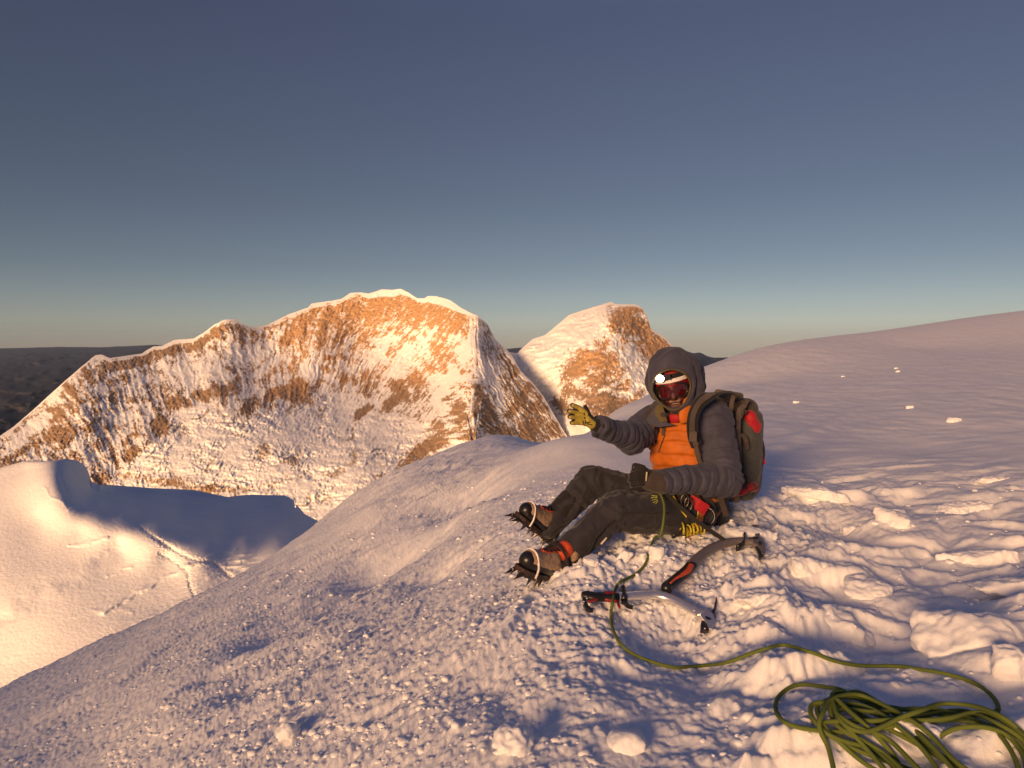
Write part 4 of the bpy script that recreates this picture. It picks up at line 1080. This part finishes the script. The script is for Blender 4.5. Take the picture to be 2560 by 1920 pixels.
boot(P(1394, 1450, 2.93), P(1299, 1424, 2.72), V(.42, .05, 1), 'near boot', (KL-AL).normalized())
boot(P(1374, 1352, 3.38), P(1294, 1289, 3.20), V(.55, .10, .8), 'farther boot, toe tipped up', (KR-AR).normalized())

# --- harness
mb = MB()
ring = [WA.lerp(PV, .75)+FWD*(.155*math.cos(a))+SIDE*(.170*math.sin(a))+V(-.02, -.01, -.02+.03*math.sin(a)) for a in [2*math.pi*i/32 for i in range(33)]]
mb.ribbon(ring, .050, .010, V(0, 0, 1)); harness = PER.part('harness', mb, BLACKC, smooth=True)
ax = (KL-HL).normalized(); u_ = ax.cross(V(0, 0, 1)).normalized(); w_ = ax.cross(u_)
def legring(t, r, tilt=0.0, n=32): 
    c = HL.lerp(KL, t); return [c+u_*(r*math.cos(2*math.pi*i/n))+w_*(r*math.sin(2*math.pi*i/n))+ax*(tilt*math.sin(2*math.pi*i/n)) for i in range(n+1)]
mb = MB(); mb.ribbon(legring(.27, .112, .02), .052, .008, ax); PER.part('leg_loop', mb, BLACKC, harness, True)
mb = MB(); mb.ribbon(legring(.14, .109, .01), .030, .008, ax); PER.part('leg_loop', mb, cloth('orange_brown_webbing', (.35, .10, .02)), harness, True)
mb = MB(); mb.tube(legring(.20, .115, .015), .0045, 8); mb.tube([P(1683, 1240, 3.1), P(1700, 1270, 3.07), P(1722, 1300, 3.09), P(1742, 1322, 3.12)], .0045, 8)
PER.part('edge_cord', mb, YELC, harness, True)
mb = MB(); mb.ribbon([P(1722, 1248, 3.12), P(1745, 1262, 3.11), P(1766, 1276, 3.12)], .05, .010, V(0, 0, 1)); PER.part('harness_patch', mb, REDC, harness)
mb = MB(); rr = []
for i in range(150):
    a = i/150*2*math.pi*13; c = P(1698+54*i/150, 1322+3*math.sin(i*.3), 3.10+.04*math.sin(i*.11)); rr.append(c+V(.012*math.sin(a*.5), .032*math.cos(a), .020*math.sin(a)))
mb.tube(rr, .0042, 7); PER.part('cord_coil', mb, YELC, harness, True, label='bundle of yellow cord')
mb = MB(); mb.tube(spline([P(1760, 1262, 3.14), P(1782, 1276, 3.12), P(1788, 1295, 3.11), P(1776, 1312, 3.11), P(1758, 1312, 3.11)], 6), .008, 8, rx=.012); PER.part('gear_loop', mb, BLACKP, harness, True)
for dx, dy in ((0, 0), (9, 8)):
    mb = MB(); c = P(1712+dx, 1252+dy, 3.08); mb.tube(spline([c+V(.016*math.cos(q), 0, .028*math.sin(q)) for q in [2*math.pi*i/12 for i in range(12)]], 3, True)+[c+V(.016, 0, 0)], .004, 8); PER.part('carabiner', mb, STEEL, harness, True)

# ================================================================== BACKPACK
PB = P(1858, 1236, 3.50)
PK = Thing('backpack', PB, 'grey green climbing backpack with red pocket and khaki straps worn by the climber', 'backpack')
PX_ = SIDE; PY_ = -FWD; PZ_ = V(.03, .0, 1).normalized()
PC = P(1826, 1122, 3.53)
PM = Matrix(((PX_.x, PY_.x, PZ_.x, PC.x), (PX_.y, PY_.y, PZ_.y, PC.y), (PX_.z, PY_.z, PZ_.z, PC.z), (0, 0, 0, 1)))
g = lambda a, b, c: PM @ V(a, b, c)
mb = MB()
for sx_ in (-1, 1):
    mb.capsule(g(.075*sx_, 0, -.17), g(.075*sx_, .0, .13), .080, .080); mb.capsule(g(.06*sx_, .055, -.14), g(.06*sx_, .04, .05), .065, .06)
mb.capsule(g(0, .03, -.17), g(0, .04, .14), .10, .10)
pack = PK.part('pack_body', organic(mb, .007, 5, lambda co, no: .008*n3(co, 12, 2.)+.004*n3(co, 34)), PACKG)
mb = MB(); mb.capsule(g(-.08, .0, .195), g(.07, .0, .195), .058, .058); mb.capsule(g(-.07, .05, .165), g(.06, .05, .165), .050, .050)
PK.part('lid', organic(mb, .006, 4, lambda co, no: .006*n3(co, 16, 2.)), cloth('dark_brown_lid', (.05, .042, .032)))
mb = MB(); mb.capsule(P(1874, 1044, 3.43), P(1882, 1068, 3.44), .034, .042); mb.capsule(P(1882, 1068, 3.44), P(1892, 1090, 3.45), .042, .022)
PK.part('pocket', organic(mb, .005, 4, lambda co, no: .004*n3(co, 25)), REDC, label='red stretch pocket')
def rib(name, pts, w, side, mat=KHAKI, th=.004, n=6, lab=None):
    mb = MB(); mb.ribbon(spline(pts, n), w, th, side); return PK.part(name, mb, mat, smooth=False, label=lab)
# shoulder strap over the near shoulder, padded, with webbing and buckle
mb = MB(); pts = spline([P(1836, 996, 3.42), P(1812, 985, 3.34), P(1785, 985, 3.24), P(1757, 1000, 3.19), P(1739, 1024, 3.175), P(1731, 1055, 3.17), P(1733, 1090, 3.175), P(1742, 1115, 3.18)], 6)
mb.ribbon(pts, .055, .014, V(.9, .35, .1)); st = PK.part('shoulder_strap', bev(mb, .004), BLACKC)
mb = MB(); mb.ribbon([p+V(-.004, -.012, .004) for p in pts], .026, .003, V(.9, .35, .1)); PK.part('webbing', mb, KHAKI, st)
mb = MB(); mb.box(Matrix.Translation(P(1733, 1092, 3.15)), -.016, .016, -.006, .006, -.022, .022); PK.part('buckle', bev(mb, .003), KHAKI, st)
mb = MB(); mb.ribbon(spline([P(1736, 1100, 3.16), P(1742, 1130, 3.175), P(1752, 1165, 3.20)], 5), .020, .003, V(1, 0, 0)); PK.part('webbing', mb, KHAKI, st)
# strap over the farther shoulder
mb = MB(); pts = spline([P(1650, 1005, 3.50), P(1632, 1030, 3.40), P(1622, 1060, 3.355), P(1618, 1090, 3.35), P(1622, 1110, 3.36)], 5)
mb.ribbon(pts, .060, .014, V(.9, -.3, .1)); PK.part('shoulder_strap', bev(mb, .004), BROWNG)
mb = MB(); mb.capsule(P(1795, 982, 3.36), P(1850, 990, 3.46), .017, .017); PK.part('lid_edge', organic(mb, .004, 2), TAN)
# load straps down the side and round the back edge
rib('side_strap', [P(1834, 990, 3.34), P(1829, 1010, 3.32), P(1826, 1040, 3.33), P(1828, 1060, 3.36)], .018, V(1, 0, 0))
rib('side_strap', [P(1862, 1012, 3.38), P(1848, 1030, 3.35), P(1845, 1075, 3.34), P(1848, 1137, 3.34), P(1845, 1200, 3.34), P(1842, 1256, 3.36)], .024, V(1, .2, 0))
rib('side_strap', [P(1870, 1000, 3.40), P(1858, 1024, 3.37), P(1851, 1045, 3.35)], .014, V(1, .2, 0))
rib('side_strap', [P(1853, 1086, 3.34), P(1864, 1098, 3.36), P(1869, 1124, 3.38)], .018, V(1, .2, 0))
rib('compression_strap', [P(1896, 1092, 3.48), P(1904, 1105, 3.50), P(1908, 1135, 3.52), P(1902, 1170, 3.50), P(1898, 1215, 3.47)], .020, V(1, .3, 0))
rib('pull_tab', [P(1907, 1143, 3.50), P(1912, 1160, 3.49)], .010, V(1, 0, 0), REDC, lab='red pull tab')
rib('pull_tab', [P(1896, 1095, 3.46), P(1894, 1115, 3.46)], .008, V(1, 0, 0), WHITEP, lab='white tab')
mb = MB(); pts = [P(1862+x, 1010+y, 3.38) for x, y in ((-8, -6), (2, 2), (-4, 12), (4, 20), (-6, 28))]; mb.tube(spline(pts, 5), .004, 7); PK.part('buckle_cord', mb, BROWNG, smooth=True)
# red stuff at the foot of the pack with crossing cords
mb = MB(); mb.capsule(P(1832, 1230, 3.36), P(1878, 1218, 3.40), .040, .040, flat=(V(0, 0, 1), .6)); mat_roll = PK.part('base_roll', organic(mb, .005, 3, lambda co, no: .006*n3(co, 30)), REDC, label='red cloth strapped under the pack')
mb = MB()
for a, b in (((1858,1206),(1878,1236)),((1872,1204),(1860,1240)),((1880,1208),(1892,1222)),((1868,1236),(1896,1216))): mb.tube([P(*a, 3.345), P(*b, 3.345)], .004, 6)
PK.part('cord', mb, BROWNG)
mb = MB(); mb.ribbon(spline([P(1745, 1244, 3.22), P(1785, 1240, 3.25), P(1815, 1240, 3.30), P(1840, 1235, 3.36)], 5), .032, .010, V(0, 0, 1)); mb.ribbon(spline([P(1800, 1240, 3.2), P(1808, 1265, 3.17), P(1816, 1290, 3.15)], 5), .024, .004, V(1, 0, 0))
PK.part('hip_belt', mb, BROWNG)
# ================================================================== ICE AXES
def plane_at(pts, lift):
    """least-squares plane through the snow under the pixels"""
    g_ = [on_ground(*p) for p in pts]; A = np.array([[p.x, p.y, 1] for p in g_]); z = np.array([p.z for p in g_])
    c = np.linalg.lstsq(A, z, rcond=None)[0]; n = V(-c[0], -c[1], 1).normalized()
    return V(0, 0, c[2]+lift), n
def on_plane(px, py, pl, off=0.0):
    o, n = pl; d = P(px, py, 1.0); t = (o+n*off).dot(n)/d.dot(n); return d*t
class Axe:
    def __init__(s, name, label, px_list, lift):
        s.pl = plane_at(px_list, lift); s.T = Thing(name, on_plane(*px_list[len(px_list)//2], s.pl), label, 'ice axe'); s.n = s.pl[1]
    def at(s, px, py, off=0.0): return on_plane(px, py, s.pl, off)
    def tube(s, name, pts, w, t, mat, n=6, parent=None, seg=14, lab=None):
        mb = MB(); q = spline([s.at(*p) for p in pts], n); k = len(q)
        W = [np.interp(i/(k-1), np.linspace(0, 1, len(w)), w) for i in range(k)] if isinstance(w, list) else w
        Tt = [np.interp(i/(k-1), np.linspace(0, 1, len(t)), t) for i in range(k)] if isinstance(t, list) else t
        mb.tube(q, Tt, seg, up=s.n, rx=W); return s.T.part(name, mb, mat, parent, True, lab)
    def plate(s, name, pts, th, mat, off=0.0, parent=None, sp=0):
        mb = MB(); q = [s.at(*p, off) for p in pts]
        if sp: q = spline(q, sp, True)
        mb.plate(q, s.n, th); return s.T.part(name, bev(mb, .0012, 2), mat, parent)
c4 = lambda pts: [(1440+x*.2532, 1280+y*.2532) for x, y in pts]

A1 = Axe('ice_axe', 'silver shafted ice axe with black and red grip, nearest on the snow beside the rope', [(1470,1500),(1540,1490),(1640,1490),(1720,1515),(1770,1550)], .030)
sh = A1.tube('shaft', c4([(405,835),(520,826),(640,818),(760,815),(880,835),(1000,882),(1110,940),(1190,985),(1245,1020)]), .021, .0150, ALU)
A1.tube('grip', c4([(62,828),(110,826),(180,838),(260,838),(330,842),(420,848)]), [.014, .023, .021, .020, .021, .022], [.012, .0165, .016, .0155, .0155, .0165], BLACKP)
A1.tube('grip_inlay', c4([(285,832),(330,832),(375,832)]), .0215, .0172, REDP)
A1.tube('grip_line', c4([(120,885),(190,868),(262,852),(300,868),(400,880)]), .0028, .0045, REDP)
A1.plate('pommel_hook', c4([(62,868),(95,862),(108,900),(122,935),(150,958),(174,962),(168,980),(135,982),(98,965),(72,925)]), .012, BLACKP)
for x, y in ((78,885),(72,905),(108,853)):
    mb = MB(); mb.ball(Matrix.Translation(A1.at(*c4([(x,y)])[0], .009)), (.0028, .0028, .0022), 10, 6); A1.T.part('rivet', mb, WHITEP, smooth=True)
A1.tube('trigger_ring', c4([(462,768),(468,820),(478,872)]), .012, .0195, BLACKP)
A1.plate('trigger', c4([(452,868),(492,862),(505,900),(528,925),(566,934),(560,948),(530,946),(492,928),(468,900)]), .012, BLACKP)
A1.plate('spur', c4([(398,880),(425,884),(428,915),(442,946),(425,944),(408,918)]), .009, REDP)
A1.plate('head', c4([(1228,1010),(1262,978),(1320,1005),(1352,1040),(1366,1090),(1356,1150),(1332,1186),(1312,1182),(1290,1120),(1255,1085),(1226,1050)]), .024, ALU)
A1.plate('head_hole', c4([(1268,1058),(1290,1062),(1330,1080),(1332,1096),(1300,1098),(1276,1082)]), .0255, BLACKP)
A1.plate('adze', c4([(1262,966),(1288,966),(1335,985),(1358,960),(1370,900),(1380,845),(1388,850),(1390,905),(1376,985),(1352,1032),(1320,1010),(1270,985)]), .007, STEEL)
A1.plate('pick', c4([(1238,1085),(1262,1090),(1292,1122),(1318,1180),(1290,1182),(1270,1190),(1252,1182),(1224,1180),(1232,1160),(1226,1130)]), .012, STEEL)
for x, y in ((1166,972),(1272,1150)):
    mb = MB(); mb.ball(Matrix.Translation(A1.at(*c4([(x,y)])[0], .0105)), (.003, .003, .002), 10, 6); A1.T.part('rivet', mb, WHITEP, smooth=True)

A2 = Axe('ice_axe', 'worn grey ice axe with orange grip, farther one, its lanyard running to the climber', [(1665,1465),(1720,1425),(1790,1370),(1860,1352),(1895,1365)], .040)
A2.tube('shaft', c4([(1130,530),(1200,462),(1280,398),(1370,345),(1460,312),(1560,292),(1660,290),(1750,296)]), .022, .0155, ALUW)
A2.tube('grip', c4([(895,770),(900,738),(960,690),(1030,635),(1090,585),(1145,528)]), [.019, .022, .023, .023, .0235, .0235], .0165, BLACKP)
A2.tube('grip_inlay', c4([(925,740),(975,695),(1040,650),(1100,600),(1135,545)]), [.005, .008, .011, .014, .017], .0185, ORP)
A2.tube('shaft_collar', c4([(1660,232),(1664,270),(1652,310),(1628,340),(1590,352)]), .0065, .017, BLACKP)
A2.plate('head', c4([(1745,265),(1800,262),(1838,285),(1862,330),(1868,395),(1858,432),(1838,440),(1822,395),(1790,352),(1748,330)]), .024, ALUW)
A2.plate('head_hole', c4([(1792,318),(1818,312),(1838,330),(1830,350),(1806,350)]), .0255, BLACKP)
A2.plate('adze', c4([(1728,134),(1762,128),(1804,132),(1815,185),(1812,262),(1782,262),(1762,215)]), .006, ALUW)
A2.plate('pick', c4([(1768,345),(1798,352),(1832,395),(1862,420),(1850,452),(1818,468),(1800,458),(1802,425),(1785,385)]), .012, STEEL)
A2.plate('edge_strip', c4([(1700,262),(1760,256),(1800,256),(1800,264),(1760,266),(1700,272)]), .010, BLACKP, off=.012)
mb = MB()
p0, p1 = P(1655, 1226, 3.10), A2.at(1812, 1351, .016)
mb.ribbon([p0.lerp(p1, t)+V(0, 0, -.012*math.sin(math.pi*t)) for t in [i/10 for i in range(11)]], .018, .005, V(.2, .1, 1))
A2.T.part('lanyard', mb, BLACKC)

# ================================================================== ROPE
RR = .0052
def rope_mesh(name, pts, seg=8):
    n = len(pts); rs = []; u = None; co = []; L = [0.0]
    for i in range(1, n): L.append(L[-1]+(pts[i]-pts[i-1]).length)
    for i, p in enumerate(pts):
        t = (pts[min(i+1, n-1)]-pts[max(i-1, 0)]).normalized()
        hh = u if u is not None else V(0, 0, 1); u = (hh-t*hh.dot(t)).normalized(); w = t.cross(u)
        co += [p+u*(RR*math.cos(2*math.pi*j/seg))+w*(RR*math.sin(2*math.pi*j/seg)) for j in range(seg)]
    f = [(i*seg+j, i*seg+(j+1) % seg, (i+1)*seg+(j+1) % seg, (i+1)*seg+j) for i in range(n-1) for j in range(seg)]
    me = bpy.data.meshes.new(name); me.from_pydata([tuple(c) for c in co], [], f); me.shade_smooth()
    uv = me.uv_layers.new(name='UVMap'); k = 0
    for i in range(n-1):
        for j in range(seg):
            for (a, b) in ((i, j), (i, j+1), (i+1, j+1), (i+1, j)):
                uv.data[k].uv = (L[a]*55, b/seg*2); k += 1
    return me
c3 = lambda pts: [(1240+x*.2532, 1140+y*.2532) for x, y in pts]
c5 = lambda pts: [(1860+x*.3165, 1500+y*.3165) for x, y in pts]
RP = Thing('rope', on_ground(2150, 1780), 'green climbing rope running from the climber to a tangled coil in the lower right corner', 'rope')
def grd(p, up=0.0):
    q = on_ground(*p); q.z += RR+up; return q
start = [P(1650, 1232, 3.07), P(1660, 1262, 3.00), P(1659, 1300, 2.94), P(1650, 1340, 2.93)]
pa = c3([(1560,850),(1490,1050),(1380,1180),(1230,1258)])+c4([(395,760)])
ax_over = [on_plane(*p, A1.pl, .022) for p in c4([(372,840),(352,930)])]
pb = c4([(345,1030),(352,1160),(410,1290),(530,1410),(750,1510),(1000,1560),(1250,1560),(1500,1510),(1750,1420),(1900,1370),(2050,1345)])
pc = c5([(500,425),(600,465),(700,505),(900,548),(1150,556),(1400,575),(1650,620),(1850,700),(1970,800),(2012,890),(1950,928),(1700,948),(1400,915),(1100,878),(850,800),(650,722),(480,700),(330,740),(255,820),(250,920),(330,1005),(500,1055),(780,1085)])
cp = start+[grd(p, .01) for p in pa[:1]]+[grd(p) for p in pa[1:]]+ax_over+[grd(p, .004) for p in pb]+[grd(p, .004) for p in pc]
# the tangle: long lazy loops, each strand a little above the last
loops = [
 [(1050,1060),(1400,1000),(1750,975),(2050,1070),(2230,1250),(2350,1500),(2200,1750),(1800,1700),(1300,1400),(900,1230),(700,1120)],
 [(600,1000),(560,900),(640,830),(800,800),(1000,870),(1250,1050),(1500,1250),(1800,1500),(2000,1750),(1700,1850)],
 [(1300,1500),(1050,1240),(800,1180),(620,1090),(640,1000),(900,1030),(1300,1000),(1700,930),(2000,1010),(2250,1200),(2330,1450),(2150,1600)],
 [(1800,1480),(1500,1280),(1250,1150),(1000,1020),(800,900),(690,830),(720,760),(860,800),(1050,860),(1250,1000)],
 [(1450,1220),(1600,1100),(1900,1060),(2120,1160),(2260,1400),(2100,1700),(1600,1680),(1200,1500)],
 [(900,1320),(700,1150),(540,1010),(530,900),(640,860),(860,900),(1100,1000),(1350,1050),(1650,1010),(1850,960)],
 [(2150,1080),(2400,1350),(2450,1650),(2000,1900),(1500,1700),(1300,1450),(1100,1280),(900,1180),(740,1090),(700,980),(690,880)],
 [(760,830),(900,790),(1100,920),(1350,1130),(1600,1350),(1750,1600),(1400,1700),(1000,1300)],
 [(820,1120),(740,1000),(800,960),(1050,1010),(1300,960),(1550,960),(1800,1020),(2050,1180),(2200,1480),(2000,1750)],
 [(1500,1560),(1150,1210),(930,1140),(780,1040),(720,960),(800,890),(1000,960),(1200,1120),(1450,1320),(1600,1600)],
 [(1300,1480),(1200,1330),(1000,1150),(850,1020),(740,860),(680,840)],
 [(700,940),(760,1080),(900,1160),(1060,1160),(1220,1090),(1400,990),(1560,930),(1800,940),(2000,1000),(2200,1130),(2320,1330)],
 [(2250,1700),(1700,1400),(1500,1230),(1300,1080),(1000,900),(850,820)],
 [(650,900),(620,1010),(600,1090),(620,1180),(660,1290),(720,1500)]]
k = 0; r3 = random.Random(3)
for lp in loops:
    for p in lp:
        q = c5([(p[0]+r3.uniform(-14, 14), p[1]+r3.uniform(-10, 10))])[0]
        inner_ = math.exp(-((p[0]-1200)/650)**2-((p[1]-1080)/250)**2)
        cp.append(grd(q, .004+(.0055*k*.5)*(.35+.65*inner_)+.004*r3.random()))
    k += 1
sp_ = spline(cp, 7)
_x = np.array([p.x for p in sp_]); _y = np.array([p.y for p in sp_]); _z = full_h(_x, _y)
for i, p in enumerate(sp_):
    if i > 22: p.z = max(p.z, _z[i]+RR*.75)
for _k in range(8):
    for i in range(60, len(sp_)-1):
        if not 90 < i < 130: sp_[i] = sp_[i]*.5+(sp_[i-1]+sp_[i+1])*.25
_z = full_h(np.array([p.x for p in sp_]), np.array([p.y for p in sp_]))
for i in range(24, len(sp_)): sp_[i].z = max(sp_[i].z, _z[i]+RR*.25)
for _k in range(4):
    for i in range(24, len(sp_)-1): sp_[i].z = .5*sp_[i].z+.25*(sp_[i-1].z+sp_[i+1].z)
RP.part('rope_strand', rope_mesh('rope_strand', sp_), ROPE)

# ================================================================== LOOSE SNOW
def chunk(px, py, sx_, sy_, sz, rot, seed, label, sink=.35, rough=.10, angular=True):
    g_ = on_ground(px, py); M = Matrix.Translation(g_) @ Matrix.Rotation(R(rot), 4, 'Z')
    rr_ = random.Random(seed)
    M = M @ Matrix.Rotation(R(rr_.uniform(-10, 10)), 4, 'X') @ Matrix.Rotation(R(rr_.uniform(-10, 10)), 4, 'Y')
    bm = bmesh.new()
    n_ = 22 if angular else 40
    for i in range(n_):
        a = rr_.uniform(0, 6.283); e_ = rr_.uniform(-1, 1); q = math.sqrt(1-e_*e_); k_ = rr_.uniform(.82, 1.05)
        if angular: e_ = math.copysign(abs(e_)**.35, e_)
        bm.verts.new((sx_*q*math.cos(a)*k_*1.1, sy_*q*math.sin(a)*k_*1.1, sz*e_*k_))
    bmesh.ops.convex_hull(bm, input=bm.verts)
    bmesh.ops.delete(bm, geom=[v for v in bm.verts if not v.link_faces], context='VERTS')
    me = bpy.data.meshes.new('c'); bm.to_mesh(me); bm.free()
    m_ = min(sx_, sy_, sz)
    me = bake(me, [('REMESH', dict(mode='VOXEL', voxel_size=max(.003, m_/7))), ('SMOOTH', dict(factor=.5, iterations=5 if angular else 6))])
    n = len(me.vertices); co = np.empty(n*3, np.float32); me.vertices.foreach_get('co', co); co = co.reshape(-1, 3); no = np.empty(n*3, np.float32); me.vertices.foreach_get('normal', no); no = no.reshape(-1, 3)
    co = co+no*(m_*rough*(n3(co, 1.1/m_, seed)+.6*n3(co, 3./m_, seed+3)))[:, None]
    co[:, 2] += sz*(1-2*sink)
    me.vertices.foreach_set('co', co.ravel()); me.transform(M.to_3x3().to_4x4()); me.update(); me.shade_smooth()
    o = link('snow_chunk', me, SNOW); o.location = g_
    tag(o, label, 'snow chunk'); return o
chunk(718, 1846, .036, .034, .034, 10, 1, 'rounded pink lit snowball at lower left on the granular slope', .2, .24, False)
chunk(1282, 1866, .060, .045, .035, 20, 2, 'bright lumpy snow chunk at bottom centre left of the smooth mound', .3, .30, False)
chunk(1566, 1856, .045, .058, .032, 5, 3, 'smooth egg shaped snow mound at bottom centre', .5, .08, False)
chunk(1590, 1345, .055, .045, .060, 35, 4, 'angular block of snow under the near thigh', .25, .06)
chunk(1560, 1400, .035, .03, .03, 10, 5, 'small rounded snow lump below the near knee', .3, .12)
chunk(1640, 1385, .05, .04, .03, 60, 6, 'knobbly snow lump under the near hip', .35, .12)
chunk(1480, 1410, .05, .035, .028, 70, 7, 'low snow lump beside the near trouser hem', .4, .10)
for i, (px, py, a, b, c, ro, lab) in enumerate((
 (1880,1345,.13,.06,.045,5,'flat topped snow slab behind the head of the worn axe'),
 (2050,1235,.20,.09,.035,-18,'long bright snow slab right of the backpack'),
 (2405,1275,.16,.06,.032,3,'pale oblong snow block near the right edge, mid height'),
 (2250,1300,.14,.08,.045,-25,'rounded snow slab left of the pale oblong block'),
 (2010,1422,.11,.05,.040,6,'oblong snow slab right of the worn axe head'),
 (2030,1495,.10,.06,.035,-8,'snow slab in front of the oblong slab right of the axes'),
 (2160,1480,.10,.10,.040,40,'wedge of broken snow crust in the middle right'),
 (2110,1565,.15,.07,.045,-12,'broken snow slab just above the rope bend'),
 (2450,1400,.17,.05,.040,-22,'narrow snow slab slanting to the right edge'),
 (2440,1590,.20,.11,.060,-24,'largest bright snow slab at right above the rope loop'),
 (2520,1665,.05,.04,.05,20,'small upright snow lump by the right edge'),
 (2560,1480,.20,.09,.05,-20,'snow slab cut by the right edge below the skyline'),
 (1880,1500,.09,.08,.030,30,'flat snow cake between the two axe heads and the rope'),
 (2120,1330,.05,.04,.035,0,'small snow block behind the long slab'),
 (2480,1200,.12,.06,.022,10,'low snow lump at the far right of the trampled patch'),
 (2300,1840,.07,.05,.03,20,'bright snow lump inside the rope loops'))):
    chunk(px, py, a*.95, b, c*1.1, ro, 20+i, lab, .52, .20)
for i, (px, py, s_, lab) in enumerate(((2108,942,.022,'thin bright snow fleck on the far slope'),(2385,1054,.042,'bright lone snow block on the far slope'),(2241,922,.03,'upper of two tiny snow crumbs on the far slope'),(2243,930,.03,'lower of two tiny snow crumbs on the far slope'),(1990,1007,.03,'tiny snow crumb on the slope above the backpack'),(2275,1020,.03,'tiny snow crumb left of the lone block'))):
    chunk(px, py, s_*1.6, s_, s_*.7, 0, 60+i, lab, .3, .1)

# crumbs past counting
def crumbs():
    r4 = np.random.RandomState(5)
    bm = bmesh.new(); bmesh.ops.create_icosphere(bm, subdivisions=2, radius=1.0)
    protos = []
    for s in range(6):
        v = np.array([v.co[:] for v in bm.verts]); v = v*(1+.45*np.array([[mn.noise(Vector(q)*1.3+Vector((s*9, 0, 0)))] for q in v])+.10*(r4.rand(len(v), 1)-.5))*np.array([1.15, .9, .62]); protos.append(v)
    fc = np.array([[v.index for v in f.verts] for f in bm.faces]); bm.free()
    pos = []
    def scatter(n, px0, px1, py0, py1, smin, smax, wfun):
        qx = r4.uniform(px0, px1, n); qy = r4.uniform(py0, py1, n)
        keep = r4.rand(n) < wfun(qx, qy); qx = qx[keep]; qy = qy[keep]
        for a, b in zip(qx, qy):
            if 1180 > b and a > 1250: continue
            x_, y_ = _ground_at(a, b); pos.append((x_, y_, smin*(smax/smin)**(r4.rand()**2.2)))
    scatter(5200, -60, 1500, 1180, 1940, .004, .015, lambda x, y: (y > 1735-x*.5+30)*np.clip((1600-x)/900, .3, 1)*(noise(x/90, y/60, 401)*.9+.55))
    scatter(1700, 1150, 1900, 1180, 1700, .004, .015, lambda x, y: np.clip(1.1-np.abs(x-1500)/420, 0, 1)*np.clip((1650-y)/200, 0, 1))
    scatter(500, 1750, 2600, 1200, 1900, .004, .018, lambda x, y: .6+0*x)
    # strewn along the worn band nearest the skyline
    scatter(8, 1330, 1640, 1100, 1180, .006, .018, lambda x, y: .9+0*x)
    pos_ = np.array(pos); Z = full_h(pos_[:, 0], pos_[:, 1])
    vv = []; ff = []; o_ = 0
    for (x_, y_, s), z in zip(pos_, Z):
        p = protos[r4.randint(6)]; a = r4.rand()*6.28; ca, sa = math.cos(a), math.sin(a)
        q = p*s; q = np.stack([q[:, 0]*ca-q[:, 1]*sa, q[:, 0]*sa+q[:, 1]*ca, q[:, 2]], 1)+np.array([x_, y_, z-s*.02])
        vv.append(q); ff.append(fc+o_); o_ += len(p)
    vv = np.concatenate(vv); ff = np.concatenate(ff)
    me = bpy.data.meshes.new('snow_crumbs'); me.from_pydata(vv.tolist(), [], ff.tolist()); me.shade_smooth()
    tag(link('snow_crumbs', me, SNOW), 'loose crumbs of snow strewn over the foreground slope', 'snow', kind='stuff')
crumbs()
